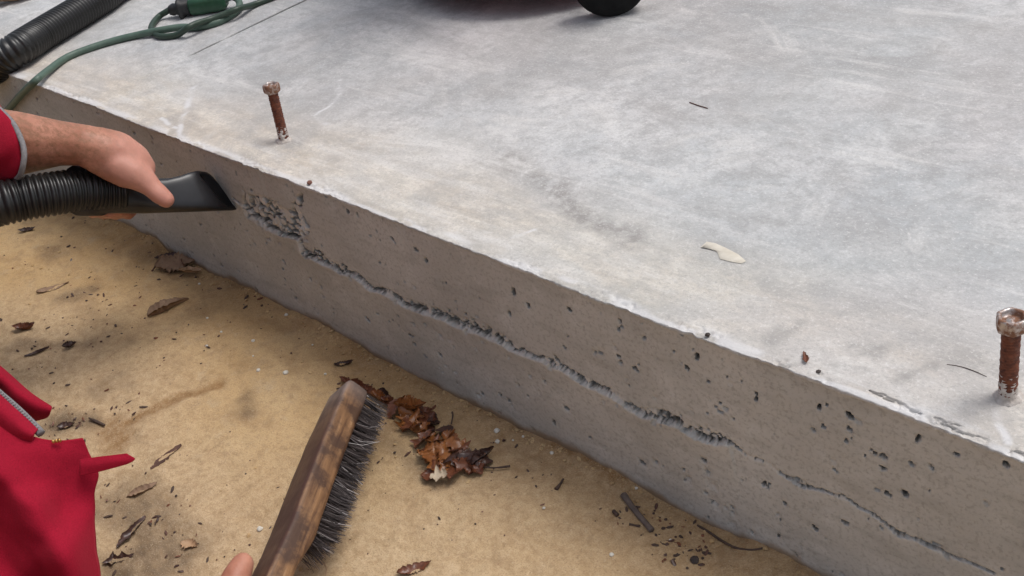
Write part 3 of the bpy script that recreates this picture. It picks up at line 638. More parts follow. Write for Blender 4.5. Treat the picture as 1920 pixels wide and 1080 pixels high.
# pixel-direction to yaw on the ground
def gyaw(a, b):
    d = onz(*b)-onz(*a); return math.atan2(d[1], d[0])
HEAP = 'wet leaves heaped beside the brush'
hl = '%s wet leaf curled in the heap beside the brush bristles'
heap = []
R = random.Random(5)
core = [(745, 765), (760, 775), (775, 790), (790, 800), (800, 815), (815, 825), (830, 838), (845, 850), (860, 860), (875, 866), (890, 870), (780, 775), (805, 790), (830, 812), (855, 838), (880, 855), (800, 850), (820, 870), (840, 882), (860, 885), (770, 800), (830, 850), (850, 870), (900, 865), (812, 838), (792, 782), (842, 862), (770, 782), (783, 808), (798, 826), (822, 850), (838, 828), (858, 850), (872, 878), (850, 892), (826, 880), (812, 800), (765, 790), (845, 820), (868, 846), (888, 880), (815, 862)]
for k, (a, b) in enumerate(core):
    leaf(a+R.uniform(-4, 4), b+R.uniform(-4, 4), R.uniform(22, 35), R.uniform(14, 23), R.uniform(0, 6.28), (mi := R.choice([0, 0, 0, 1, 1, 1, 2])), hl % ['bright orange', 'rust brown', 'blackish brown'][mi], HEAP+', '+['orange', 'rust', 'blackish'][mi], curl=R.uniform(-1.8, 2.0), cup=R.uniform(-.6, .8), seed=k, lift=R.uniform(0, .007), tilt=(R.uniform(-.5, .5), R.uniform(-.45, .45)), lobes=R.choice([0, 1]), twist=R.uniform(-1.4, 1.4))
leaf(826, 893, 22, 16, gyaw((800, 893), (850, 885)), 4, 'pale tan torn leaf at the foot of the wet leaf heap', curl=.5, seed=51, lift=.006, tilt=(.15, -.1), lobes=1)
leaf(805, 893, 22, 18, 2.2, 1, 'rust red leaf tip tucked under the pale torn leaf', curl=1.3, seed=52, lift=.002)
leaf(772, 768, 44, 18, gyaw((752, 772), (800, 772)), 0, 'bright orange folded leaf on top of the wet heap', curl=1.7, cup=1.0, seed=53, lift=.012, fold=.5)
leaf(905, 862, 38, 14, gyaw((885, 880), (928, 845)), 2, 'dark upturned leaf with a long stem at the end of the heap', curl=1.2, cup=.9, seed=54, lift=.004, fold=.6)
lt = 'thin rust brown leaf strip trailing from the heap behind the brush'
for k, (a, b, L, W_) in enumerate([(655, 722, 36, 9), (675, 726, 34, 10), (695, 738, 36, 12), (715, 750, 34, 13), (732, 762, 34, 14), (722, 742, 26, 10)]):
    leaf(a, b, L, W_, gyaw((a-20, b-12), (a+20, b+12))+R.uniform(-.25, .25), [1, 1, 1, 0, 1, 2][k], lt, 'leaf strips behind the brush', curl=R.uniform(.5, 1.4), cup=.7, seed=60+k, lift=.001, fold=.4)
# leaves in the corner at the foot of the slab face
leaf(330, 500, 62, 40, gyaw((290, 505), (360, 490)), 5, 'dusty tan curled leaf lying against the foot of the slab face', curl=1.1, cup=.6, seed=70, lift=.002, tilt=(.25, .1))
leaf(356, 512, 34, 26, .8, 3, 'small pinkish leaf fragment beside the curled leaf at the slab foot', curl=.8, seed=71, lift=.004, tilt=(-.3, .2))
leaf(343, 492, 34, 14, gyaw((340, 520), (347, 475)), 1, 'red-brown leaf blade standing on edge at the slab foot', curl=.6, cup=.4, seed=72, lift=.003, tilt=(1.1, .2))
leaf(315, 482, 40, 16, gyaw((290, 490), (345, 478)), 2, 'dark brown leaf tucked under the slab foot', curl=.9, seed=73, lift=.0)
leaf(316, 578, 60, 26, gyaw((285, 590), (350, 562)), 5, 'lone dusty leaf with a dark curled rim lying on the soil', curl=.35, cup=1.0, seed=74, lift=.0, tilt=(-.12, 0))
leaf(52, 433, 32, 12, gyaw((38, 436), (70, 430)), 2, 'small dark red leaf scrap under the ribbed hose', curl=1.4, cup=.6, seed=75)
leaf(48, 617, 40, 16, gyaw((34, 620), (85, 612)), 1, 'rust brown curled leaf scrap on the soil above the red jacket', curl=2.0, cup=.8, seed=76)
leaf(132, 650, 22, 14, 1.0, 2, 'dark leaf crumb beside the pinkish soil patch', curl=1.8, cup=.8, seed=77, lift=.001)
leaf(100, 541, 48, 14, gyaw((80, 548), (120, 535)), 5, 'long dusty purple-brown leaf half sunk in the soil', curl=.6, seed=78)
leaf(70, 661, 34, 9, gyaw((50, 668), (85, 655)), 2, 'narrow black leaf sliver on pale soil', curl=.6, seed=79)
leaf(248, 1000, 46, 12, gyaw((240, 1020), (272, 985)), 2, 'dark wet leaf lying along the lower soil near the jacket hem', curl=.5, cup=.7, seed=80)
leaf(224, 1052, 34, 15, gyaw((205, 1055), (240, 1045)), 2, 'blackish forked leaf at the jacket edge', curl=1.0, cup=.6, seed=81, lobes=1)
leaf(356, 1022, 22, 15, .4, 3, 'tan leaf scrap on dark soil near the thumb', curl=1.0, seed=82)
leaf(268, 922, 36, 12, gyaw((240, 935), (280, 915)), 5, 'grey-brown leaf flake with a crinkled rim on rough soil', curl=.8, cup=.8, seed=83)
leaf(778, 1068, 36, 14, gyaw((750, 1075), (795, 1060)), 1, 'brown leaf scrap below the wet leaf heap and brush', curl=1.2, cup=.5, seed=84)
leaf(645, 684, 26, 10, gyaw((632, 688), (660, 682)), 2, 'dark leaf scrap near the slab foot above the brush', curl=1.6, cup=.6, seed=85)
leaf(125, 800, 24, 14, .9, 2, 'dark crumpled leaf scrap beside the brass zipper end', curl=1.6, cup=.6, seed=86)
leaf(20, 4, 110, 62, gyaw((0, 10), (70, 0)), 3, 'large dry tan leaf on the slab beyond the vacuum hose', curl=.7, cup=.5, seed=87, slabtop=True)
leaf(1510, 672, 14, 5, 2.3, 1, 'tiny rust coloured leaf sliver on the slab near its edge', curl=.4, seed=88, slabtop=True)
# bark and sticks
def stick(name, pl, rad, mat, label, cat='twig', slabtop=False, lift=None, group=None, flat=1.0):
    lift = rad[0]*.8 if lift is None else lift
    pts = [onz(a, b, T+lift) if slabtop else gpt(a, b, lift) for a, b in pl]
    p, s = resample(catmull(pts, 8), max(.0015, rad[0]*.7)); rr = np.interp(np.linspace(0, 1, len(p)), np.linspace(0, 1, len(rad)), rad)
    rr = rr*(1+.14*np.array([mnoise.noise(Vector(q*260)) for q in p]))
    c = p.mean(0); me = tube_mesh(name, p-c, rr, 9)
    o = link(name, me, mat); o.location = Vector(c); tag(o, label, cat, group); return o
leaf(312, 857, 44, 13, gyaw((292, 874), (334, 841)), 2, 'flat dark brown bark chip lying by the red strap end', curl=.15, cup=.15, seed=90, name='bark_chip')
bpy.data.objects['bark_chip']['category'] = 'bark'; bpy.data.objects['bark_chip'].data.materials[0] = M_BARK
stick('stick', [(1169, 928), (1185, 950), (1203, 972), (1222, 994)], [.0036, .0030, .0030, .0028], M_WEATH, 'grey weathered stick on the soil near the slab foot', 'stick')
stick('twig', [(1308, 985), (1330, 998), (1352, 1013), (1380, 1027), (1408, 1031), (1430, 1028)], [.0012, .0012, .0011, .0009], M_TWIG, 'long thin curved dark twig at the foot of the slab')
stick('twig', [(905, 876), (930, 877), (956, 874)], [.0008, .0009, .0013], M_TWIG, 'straight leaf stem sticking out of the wet leaf heap', lift=.004)
stick('twig', [(846, 795), (849, 780), (848, 773)], [.0008, .0009, .0012], M_TWIG, 'short stem standing up from the top of the leaf heap', lift=.006)
stick('twig', [(1043, 917), (1050, 908), (1056, 898)], [.0022, .0012, .0010], M_TWIG, 'short hooked twig between the leaf heap and the stick')
stick('twig', [(167, 784), (180, 790), (196, 797)], [.0010, .0022, .0014], M_TWIG, 'short black twig at the end of the rusty soil streak')
stick('twig', [(1293, 192), (1310, 198), (1327, 203)], [.0006, .0007, .0005], M_BARK, 'thin straight brown twig lying alone on the slab', slabtop=True)
stick('twig', [(1775, 683), (1800, 687), (1825, 695), (1850, 706)], [.0002, .0003, .0003, .0002], M_TWIG, 'hair-thin dark fibre on the slab near the hollow-headed bolt', slabtop=True)
stick('twig', [(1180, 983), (1190, 985), (1200, 987)], [.0014, .0010, .0016], M_TWIG, 'tiny dark twig crumb beside the grey stick')
stick('twig', [(1150, 958), (1158, 966)], [.0018, .0020], M_TWIG, 'stubby dark twig crumb left of the grey stick')
stick('twig', [(592, 1046), (606, 1056), (612, 1066), (610, 1084)], [.0006, .0006, .0006], M_LEAF[3], 'yellow straw blade under the brush bristles')
stick('twig', [(285, 508), (296, 497), (330, 487)], [.0012, .0010, .0010], M_BARK, 'reddish twig arching over the leaves at the slab foot', lift=.006)
def stone(px, py, r, mat, label, cat='pebble', group=None, slabtop=False, seed=0, name='pebble', sq=.75):
    bm = bmesh.new(); bmesh.ops.create_icosphere(bm, subdivisions=2, radius=r)
    for v in bm.verts:
        v.co *= 1+.28*mnoise.noise(v.co.normalized()*1.7+Vector((seed, 0, 0))); v.co.z *= sq
    o = bm_obj(name, bm, mat, smooth=False); p = onz(px, py, T) if slabtop else gpt(px, py); o.location = Vector(p)+Vector((0, 0, r*.5*sq)); o.rotation_euler = (0, 0, seed)
    tag(o, label, cat, group); return o
stone(1303, 1052, .0042, M_DSTONE, 'round black pebble on the soil below the curved twig', seed=2)
stone(581, 344, .0032, M_BROWNST, 'small red-brown pebble perched on the slab edge', slabtop=True, seed=3)
stone(1327, 629, .0022, M_DSTONE, 'tiny dark crumb stuck on the chipped slab edge', slabtop=True, seed=4)
stone(1535, 697, .0020, M_DSTONE, 'dark flake beside the rust sliver on the slab edge', slabtop=True, seed=5, sq=.4)
wl_ = 'small white pebble on the bare soil'
for k, (a, b, r) in enumerate([(536, 700, .0034), (485, 695, .0026), (475, 640, .0026), (415, 623, .0018), (388, 649, .0018), (389, 597, .0018), (537, 591, .0026), (374, 533, .0020), (610, 702, .0018), (475, 668, .0014), (932, 809, .0034), (933, 829, .0028), (981, 819, .0016), (488, 993, .0032), (1147, 1041, .0022), (1035, 850, .0022), (1020, 953, .0016), (1193, 916, .0018), (962, 826, .0013), (586, 647, .0014), (1258, 1014, .0018)]):
    stone(a, b, r, M_WHITE, wl_, 'pebble', 'white pebbles scattered on the soil', seed=10+k)
# crumbs of bark and leaf nobody could count
bm = bmesh.new(); R = random.Random(31); M4 = [M_TWIG, M_BARK, M_LEAF[1], M_LEAF[2]]
def crumb(p, r, el, mi):
    mt = Matrix.Translation(Vector(p)) @ Matrix.Rotation(R.uniform(0, 6.28), 4, 'Z') @ Matrix.Rotation(R.uniform(-.4, .4), 4, 'Y') @ Matrix.Diagonal((r*el, r, r*.55, 1))
    res = bmesh.ops.create_icosphere(bm, subdivisions=1, radius=1, matrix=mt)
    for v in res['verts']: v.co += Vector(mnoise.noise_vector(v.co*900))*r*.35
    for f in {f for v in res['verts'] for f in v.link_faces}: f.material_index = mi
n = 0
while n < 520:
    x = R.uniform(-2.1, -.3); y = -R.random()**1.2*.65-.004
    dn = vnoise(np.array([x*6.]), np.array([y*7.]), 150)[0]
    if R.random() > dn**2*1.6: continue
    r = .0006+.0011*R.random()**3; crumb((x, y, float(ground_z(x, y))+r*.3), r*(1.0+.5*(x < -1.2)), R.choice([1, 1.2, 1.6, 2.5]), R.choice([0, 0, 1, 2, 3])); n += 1
for (a, b, sp_, cnt) in [(1270, 1010, 40, 45), (1190, 960, 30, 25), (1300, 1050, 30, 20), (250, 950, 60, 50), (130, 790, 40, 30), (330, 490, 50, 35), (110, 650, 60, 35), (240, 770, 30, 18), (1010, 890, 25, 8), (170, 560, 40, 20), (840, 850, 70, 30), (330, 1030, 60, 30), (700, 740, 40, 14)]:
    for k in range(cnt):
        p = gpt(a+R.gauss(0, sp_), b+R.gauss(0, sp_*.6))
        if p[1] > -.004: continue
        r = .0007+.0013*R.random()**2; crumb((p[0], p[1], p[2]+r*.3), r, R.choice([1, 1.5, 2.4, 3.2]), R.choice([0, 0, 1, 2, 3]))
me_l = bm; bm = bmesh.new(); n = 0
while n < 1000:
    x = R.uniform(-2.1, -.28); foot = R.random() < .42
    y = -(.003+.02*R.random()**2) if foot else -R.random()*.68
    if not foot and vnoise(np.array([x*5.]), np.array([y*6.]), 155)[0] < R.uniform(.3, .75): continue
    r = .0007+.0021*R.random()**3.2; crumb((x, y, float(ground_z(x, y))+r*.25), r, R.choice([1, 1.2, 1.4]), 0); n += 1
me = bpy.data.meshes.new('soil_clods'); bm.to_mesh(me); bm.free()
tag(link('soil_clods', me, M_SOIL), 'small tan soil clods strewn over the ground and banked along the slab foot', 'soil', kind='stuff')
bm = me_l
me = bpy.data.meshes.new('leaf_litter'); bm.to_mesh(me); bm.free()
for m_ in M4: me.materials.append(m_)
tag(link('leaf_litter', me), 'dark crumbs of bark and leaf scattered over the soil', 'litter', kind='stuff')
# thin mortar smear on the slab
bm = bmesh.new(); cpt = onz(1357, 474, T); vs_ = []
out = [onz(a, b+R.uniform(-2, 2), T) for a, b in [(1313, 462), (1325, 454), (1342, 456), (1362, 466), (1385, 478), (1399, 488), (1390, 496), (1368, 491), (1350, 484), (1345, 474), (1328, 466)]]
ring0 = [bm.verts.new(Vector(q-cpt)+Vector((0, 0, .0001))) for q in out]; ring1 = [bm.verts.new(Vector((q-cpt)*.9)+Vector((0, 0, .0006))) for q in out]; cv = bm.verts.new((0, 0, .0007))
for k in range(len(out)):
    k2 = (k+1) % len(out); bm.faces.new([ring0[k], ring0[k2], ring1[k2], ring1[k]]); bm.faces.new([ring1[k], ring1[k2], cv])
bmesh.ops.recalc_face_normals(bm, faces=bm.faces)
o = bm_obj('mortar_smear', bm, M_MORTAR); o.location = Vector(cpt); tag(o, 'thin cream mortar smear stuck to the grey slab top', 'mortar')

# ================================================================== BRUSH
bt = P(658, 733, 1.215); bb = P(528, 1058, 1.02)
Lv = bb-bt; BL = np.linalg.norm(Lv); Lv /= BL
Bv = RT*.64+FW*.76-UP*.04; Bv -= Lv*(Bv@Lv); Bv /= np.linalg.norm(Bv); Wv = np.cross(Lv, Bv)
if Wv@FW > 0: Wv = -Wv                                    # Wv points to the camera
brush = empty('scrub_brush', bt); brush.matrix_world = Matrix(((Lv[0], Wv[0], Bv[0], bt[0]), (Lv[1], Wv[1], Bv[1], bt[1]), (Lv[2], Wv[2], Bv[2], bt[2]), (0, 0, 0, 1)))
if np.cross(Lv, Wv)@Bv < 0:
    Wv = -Wv; brush.matrix_world = Matrix(((Lv[0], Wv[0], Bv[0], bt[0]), (Lv[1], Wv[1], Bv[1], bt[1]), (Lv[2], Wv[2], Bv[2], bt[2]), (0, 0, 0, 1)))
tag(brush, 'worn wooden scrubbing brush with dark wiry bristles held over the soil', 'brush')
BLK = BL*.87
prof = []                                                # x along, z centre, half thickness (z), half width (y)
for tt in np.linspace(0, 1, 60):
    x = tt*(BL+.13)
    end = min(1, math.sqrt(max(0, 1-(1-min(x, .012)/.012)**2)))
    ht = .0145*end+.0002; hw = (.0225-.003*math.exp(-x/.05))*(.55+.45*end)+.0002*0
    zc = -.004*math.sin(min(x/BLK, 1)*math.pi)*.6
    if x > BLK:
        k = min(1, (x-BLK)/.04); ht -= .0022*k*k*(3-2*k); zc += -.0035*k-.10*max(0, x-BLK-.02)**1.3*.6; hw -= .001*k
    if tt == 1: ht = hw = .0003
    prof.append((x, zc, ht, hw))
seg = 36; V = []
for x, zc, ht, hw in prof:
    for k in range(seg):
        th = 2*math.pi*k/seg; cs, sn = math.cos(th), math.sin(th)
        V.append((x+.0006*mnoise.noise(Vector((x*60, cs*2, sn*2))), hw*math.copysign(abs(cs)**.30, cs), zc+ht*math.copysign(abs(sn)**.30, sn)+.0006*mnoise.noise(Vector((x*40, cs*3, 5)))))
V = np.array(V); n = len(prof); i = np.arange(n*seg).reshape(n, seg); j = np.roll(i, -1, 1)
me = np_mesh('handle', V, np.stack([i[:-1], i[1:], j[1:], j[:-1]], -1).reshape(-1, 4))
zrel = (V[:, 2].reshape(n, seg)-np.array([p_[1] for p_ in prof])[:, None])/np.array([p_[2] for p_ in prof])[:, None]
attr(me, 'back', sstep(-.75, -.97, zrel)*sstep(.02, .10, V[:, 0].reshape(n, seg)))
attr(me, 'worn', np.clip((1-sstep(.0, .045, V[:, 0]))+.5*(1-sstep(.02, .13, V[:, 0]))*(zrel.ravel() < -.8), 0, 1))
link('handle', me, M_WOOD, brush)
R = np.random.default_rng(3); NB = 3600
bx_ = R.uniform(.010, BLK-.004, NB); by_ = R.uniform(-.0165, .0165, NB)
bx_ = np.round(bx_/.0095)*.0095+R.normal(0, .0013, NB); by_ = np.round(by_/.0085)*.0085+R.normal(0, .0011, NB)
BLn = .029*(.86+.2*R.random(NB)); wild = R.random(NB) < .05
dx = R.normal(0, .085, NB)+.12*np.sin(bx_*60)+.07*np.sin(bx_*190); dy = R.normal(0, .09, NB)+by_*9
dx[wild] += R.normal(0, .3, wild.sum()); dy[wild] += R.normal(0, .4, wild.sum())
b0 = np.stack([bx_, by_, np.full(NB, .010)], 1); b1 = b0+np.stack([dx*.4, dy*.4, np.full(NB, .55)], 1)*BLn[:, None]
b2 = b1+np.stack([dx*.75, dy*.75, np.full(NB, .45)], 1)*BLn[:, None]
rb = np.where(wild, .00036, .00032); VV = []; ang = np.array([0, 2.094, 4.189])
for b, sc_ in ((b0, 1), (b1, 1), (b2, .7)):
    VV.append(b[:, None, :]+sc_*rb[:, None, None]*np.stack([np.cos(ang), np.sin(ang), 0*ang], 1)[None])
VV = np.stack(VV, 1).reshape(-1, 3); base = np.arange(NB)[:, None]*9
q = [];
for lv in (0, 3):
    for k in range(3): q.append(np.concatenate([base+lv+k, base+lv+(k+1) % 3, base+lv+3+(k+1) % 3, base+lv+3+k], 1))
me = np_mesh('bristles', VV, np.stack(q, 1).reshape(-1, 4)); tone = np.where(wild, R.uniform(.75, 1, NB), R.random(NB)**1.2*.82)
attr(me, 'tone', np.repeat(tone, 9)); br = link('bristles', me, M_BRIS, brush); br['kind'] = 'stuff'

# ================================================================== PERSON
def px3(a, b, d): return P(a, b, d)
def blobs(chains, voxel, smooth_it=4, name='body'):
    bm = bmesh.new()
    for ch in chains:
        for k in range(len(ch)-1):
            (p0, r0_), (p1, r1_) = ch[k], ch[k+1]; p0 = np.array(p0, float); p1 = np.array(p1, float)
            d = np.linalg.norm(p1-p0); nn = max(1, int(d/(min(r0_, r1_)*.35))+1)
            for i in range(nn+1):
                f = i/nn; bmesh.ops.create_icosphere(bm, subdivisions=2, radius=r0_*(1-f)+r1_*f, matrix=Matrix.Translation(Vector(p0*(1-f)+p1*f)))
    me = bpy.data.meshes.new(name); bm.to_mesh(me); bm.free()
    o = bpy.data.objects.new('tmp', me); COL.objects.link(o)
    md = o.modifiers.new('r', 'REMESH'); md.mode = 'VOXEL'; md.voxel_size = voxel; md.use_smooth_shade = True
    sm_ = o.modifiers.new('s', 'SMOOTH'); sm_.factor = .5; sm_.iterations = smooth_it
    dg = bpy.context.evaluated_depsgraph_get(); out = bpy.data.meshes.new_from_object(o.evaluated_get(dg))
    bpy.data.objects.remove(o); out.name = name
    for p in out.polygons: p.use_smooth = True
    return out
person = empty('person', (-1.25, -.80, 0)); tag(person, 'person in a red zip jacket kneeling, holding hose nozzle and brush', 'person')
k_ = 1/F_PX
def pr(a, b, d, rpx): return (P(a, b, d), rpx*d*k_)
# left arm and hand (lies along the hose, thumb over the nozzle)
armL = [(np.array([-1.60, -.29, .33]), .050), pr(-60, 255, 1.345, 63), pr(30, 268, 1.325, 62), pr(105, 268, 1.315, 45), pr(160, 272, 1.31, 40), pr(195, 283, 1.315, 41)]
palmL = [pr(185, 276, 1.315, 40), pr(215, 287, 1.325, 44), pr(245, 305, 1.335, 40), pr(258, 315, 1.34, 34)]
palm2 = [pr(195, 275, 1.345, 32), pr(230, 290, 1.365, 33), pr(255, 308, 1.385, 28)]
palm3 = [pr(190, 285, 1.36, 30), pr(222, 300, 1.395, 28), pr(240, 315, 1.415, 24)]
thumb = [pr(222, 312, 1.318, 33), pr(248, 324, 1.322, 31), pr(270, 338, 1.326, 25), pr(284, 351, 1.328, 20), pr(297, 363, 1.329, 19.5), pr(311, 374, 1.331, 17)]
heel = [pr(170, 290, 1.31, 30), pr(205, 312, 1.318, 28), pr(235, 328, 1.325, 26), pr(262, 338, 1.33, 20)]
fingers = []
for q in range(4):
    ox = -22*q; r_ = [15, 15.5, 15, 13][q]
    fingers.append([pr(258+ox, 312, 1.40, 17), pr(262+ox, 345, 1.437, r_), pr(252+ox, 385, 1.437, r_-1), pr(240+ox, 400, 1.41, r_-2), pr(226+ox, 402, 1.382, r_-3)])
fingers[1][-1] = pr(206, 399, 1.372, 11); fingers[0][-1] = pr(222, 394, 1.376, 11); fingers[2][-1] = pr(186, 394, 1.368, 11); fingers[3][-1] = pr(172, 388, 1.366, 10)
# right arm and hand (grips the brush handle below the frame)
hb = bt+Lv*(BL+.055); side_ = -(RT*.95+UP*.25); side_ /= np.linalg.norm(side_)
rw = P(395, 1225, .965)
armR = [(np.array([-1.02, -.55, .50]), .062), (np.array([-.96, -.66, .24]), .052), (np.array([-.90, -.62, .14]), .047), (rw*.6+np.array([-.90, -.62, .14])*.4, .038), (rw, .030)]
palmR = [(rw, .029), (P(425, 1175, .985), .027), (P(450, 1140, .995), .022)]
thumbR = [(P(415, 1165, .975), .018), (P(430, 1115, .980), .0150), (P(444, 1080, .988), .0132), (P(455, 1057, .996), .0108)]
fingR = []
for q in range(4):
    c = hb+Lv*(q*.019-.018)
    fingR.append([(P(440+8*q, 1150+14*q, 1.0-.004*q), .014), (c-Wv*(-.024 if Wv@FW < 0 else .024)*-1+Bv*-.010, .0095), (c+Bv*.024+FW*.012, .009), (c+Bv*.022-FW*.014, .008), (c+Bv*.006-FW*.024, .0068)])
torso = [(np.array([-1.40, -.42, .55]), .065), (np.array([-1.21, -.48, .53]), .10), (np.array([-1.02, -.55, .50]), .065)]
spine = [(np.array([-1.20, -.48, .53]), .10), (np.array([-1.24, -.66, .50]), .12), (np.array([-1.30, -.86, .42]), .13), (np.array([-1.34, -.98, .34]), .14)]
upL = [(np.array([-1.40, -.42, .55]), .062), (np.array([-1.55, -.34, .42]), .054), (np.array([-1.60, -.29, .33]), .050)]
neck = [(np.array([-1.20, -.46, .56]), .060), (np.array([-1.16, -.37, .66]), .055), (np.array([-1.13, -.31, .75]), .078), (np.array([-1.12, -.28, .78]), .085)]
fdir = np.array([.35, .80, -.49]); hc = np.array([-1.12, -.29, .765]); fs = np.cross(fdir, [0, 0, 1]); fs /= np.linalg.norm(fs); fu = np.cross(fs, fdir)
face = [[(hc+fdir*.05-fu*.05, .055), (hc+fdir*.065-fu*.075, .038)], [(hc+fdir*.085-fu*.0, .012), (hc+fdir*.102-fu*.028, .015)], [(hc+fs*.083, .012), (hc+fs*.086-fu*.03, .012)], [(hc-fs*.083, .012), (hc-fs*.086-fu*.03, .012)], [(hc+fdir*.08-fu*.058-fs*.018, .009), (hc+fdir*.08-fu*.058+fs*.018, .009)]]
hipc = np.array([-1.34, -.98, .34])
legs = []
for hx, kn, an in [(np.array([-1.25, -1.03, .32]), np.array([-1.03, -.80, .075]), np.array([-1.28, -1.14, .055])), (np.array([-1.44, -.93, .32]), np.array([-1.44, -.60, .075]), np.array([-1.62, -.98, .055]))]:
    legs.append([(hx, .095), ((hx+kn)/2, .080), (kn, .062), ((kn*.6+an*.4), .058), (an, .042)])
bodym = blobs([armL, palmL, palm2, palm3, thumb, heel]+fingers+[armR, palmR, thumbR]+fingR+[torso, spine, upL, neck]+face+legs, .0032, 4)
co = np.zeros(len(bodym.vertices)*3, np.float32); bodym.vertices.foreach_get('co', co); co = co.reshape(-1, 3).astype(float)
rel = co-CAM; zc = rel@FW; pxx = 960+F_PX*(rel@RT)/zc; pyy = 540-F_PX*(rel@UP)/zc
dw = np.min([np.linalg.norm(co-P(a, b, 1.31), axis=1) for a, b in [(40, 268), (80, 268), (120, 268), (160, 275), (185, 290)]], axis=0)
attr(bodym, 'hairy', 1-sstep(.05, .075, dw)); 
dt_ = np.min([np.linalg.norm(co-P(a, b, 1.325), axis=1) for a, b in [(245, 300), (262, 325), (290, 355), (310, 375)]], axis=0); attr(bodym, 'pink', 1-sstep(.02, .05, dt_))
body_o = adopt(person, link('body', bodym, M_SKIN))
def nail(c, ax_, nrm, name='thumbnail'):
    ax_ = ax_/np.linalg.norm(ax_); nrm = nrm-ax_*(nrm@ax_); nrm /= np.linalg.norm(nrm); sd_ = np.cross(ax_, nrm); nu, nv = 7, 7; V = []
    for i in range(nu):
        for j in range(nv):
            u = (i/(nu-1)-.5)*2; v = (j/(nv-1)-.5)*2; w = math.sqrt(max(0, 1-(max(0, abs(u)-.5)/.52)**2)); V.append(c+ax_*u*.0068+sd_*v*w*.0055-nrm*(.0022*v*v*w*w+.0008*u*u))
    o = link(name, np_mesh(name, V, grid_quads(nu, nv)), M_NAIL); o.modifiers.new('t', 'SOLIDIFY').thickness = .0006; return adopt(person, o)
nail(P(449, 1062, .9865)+UP*.000, P(456, 1046, .996)-P(444, 1084, .988), -FW*.8-RT*.45+UP*.1)
# jacket: body and sleeves
def grow(ch, g): return [(p, r+g) for p, r in ch]
sleeveL = [(np.array([-1.40, -.42, .55]), .075), (np.array([-1.55, -.34, .42]), .070), (np.array([-1.615, -.29, .335]), .066), (P(-70, 253, 1.345), .058)]
sleeveR = [(np.array([-1.02, -.55, .50]), .075), (np.array([-.96, -.66, .24]), .068), (np.array([-.90, -.62, .14]), .062), (rw*.45+np.array([-.90, -.62, .14])*.55, .052)]
jm = blobs([sleeveL, sleeveR, grow(torso, .016), grow(spine, .018)], .007, 3, 'jacket')
jv = np.zeros(len(jm.vertices)*3, np.float32); jm.vertices.foreach_get('co', jv); jv = jv.reshape(-1, 3)
nv_ = np.array([mnoise.noise(Vector(v)*22)+.5*mnoise.noise(Vector(v)*48) for v in jv]); nn_ = np.zeros(len(jm.vertices)*3, np.float32); jm.vertices.foreach_get('normal', nn_)
jm.vertices.foreach_set('co', (jv+nn_.reshape(-1, 3)*nv_[:, None]*.006).astype(np.float32).ravel())
jacket = adopt(person, link('jacket', jm, M_RED))
def adoptj(o):
    adopt(person, o); o.parent = jacket; return o
# end of the left sleeve: open tube with a grey bound edge
cuffc = catmull([P(-75, 253, 1.345), P(-35, 258, 1.338), P(0, 266, 1.331), P(24, 272, 1.326)], 8)
tg, N_, B_ = frames(cuffc); seg = 48; V = []
rad = np.linspace(.060, .0485, len(cuffc))
vd = ray(20, 270); vd = vd/np.linalg.norm(vd); mcut = RT-vd*(RT@vd); mcut = mcut/np.linalg.norm(mcut)+.42*vd     # plane in which the cuff ends
def cut(r_, n_, t_): return -r_*(n_@mcut)/(t_@mcut)
for inner in (0, 1):
    rng_ = range(len(cuffc)) if not inner else range(len(cuffc)-1, -1, -1)
    for i in rng_:
        for k in range(seg):
            a = 2*math.pi*k/seg; rr = rad[i]*(1+.035*math.sin(3*a+i*.5)+.02*math.sin(7*a+i*.9))-.0022*inner
            nn2 = math.cos(a)*N_[i]+math.sin(a)*B_[i]; V.append(cuffc[i]+rr*nn2+tg[i]*(cut(rr, nn2, tg[i])-.046)*(i/(len(cuffc)-1))**2)
n = len(V)//seg; i = np.arange(n*seg).reshape(n, seg); j = np.roll(i, -1, 1)
adoptj(link('sleeve_end', np_mesh('sleeve_end', np.array(V), np.stack([i[:-1], j[:-1], j[1:], i[1:]], -1).reshape(-1, 4)), M_RED))
ringp = [cuffc[-1]+tg[-1]*(cut(rad[-1], math.cos(a)*N_[-1]+math.sin(a)*B_[-1], tg[-1])-.0435)+(rad[-1]*(1+.035*math.sin(3*a+15.5)+.02*math.sin(7*a+28))-.0005)*(math.cos(a)*N_[-1]+math.sin(a)*B_[-1]) for a in np.linspace(0, 2*math.pi, 49)]
adoptj(link('cuff_binding', tube_mesh('cuff_binding', ringp, .0032, 8, cap=False), M_GREYT))
# hanging front of the open jacket (cloth sheets with folds and thickness)
def sheet(name, rows, mat, thick=.0028, nu=40, fold=None, nvv=40):
    """rows: list of lists of (px,py,depth) control points; smooth surface through them"""
    C = np.array([[P(*q) for q in r] for r in rows]); A_ = np.array([catmull(list(r), 10) for r in C]); Bq = np.array([catmull(list(A_[:, k]), 10) for k in range(A_.shape[1])])
    G = np.swapaxes(Bq, 0, 1)
    if fold is not None: G = G+fold(G)
    o = link(name, np_mesh(name, G.reshape(-1, 3), grid_quads(G.shape[0], G.shape[1])), mat)
    md = o.modifiers.new('thickness', 'SOLIDIFY'); md.thickness = thick; md.offset = 0
    return adoptj(o)
def wr(amp, sc_):
    def f(G):
        nz_ = np.array([mnoise.noise(Vector(v)*sc_)+.4*mnoise.noise(Vector(v)*sc_*2.3) for v in G.reshape(-1, 3)]).reshape(G.shape[:2]); return -FW*nz_[..., None]*amp
    return f
JD = 1.0
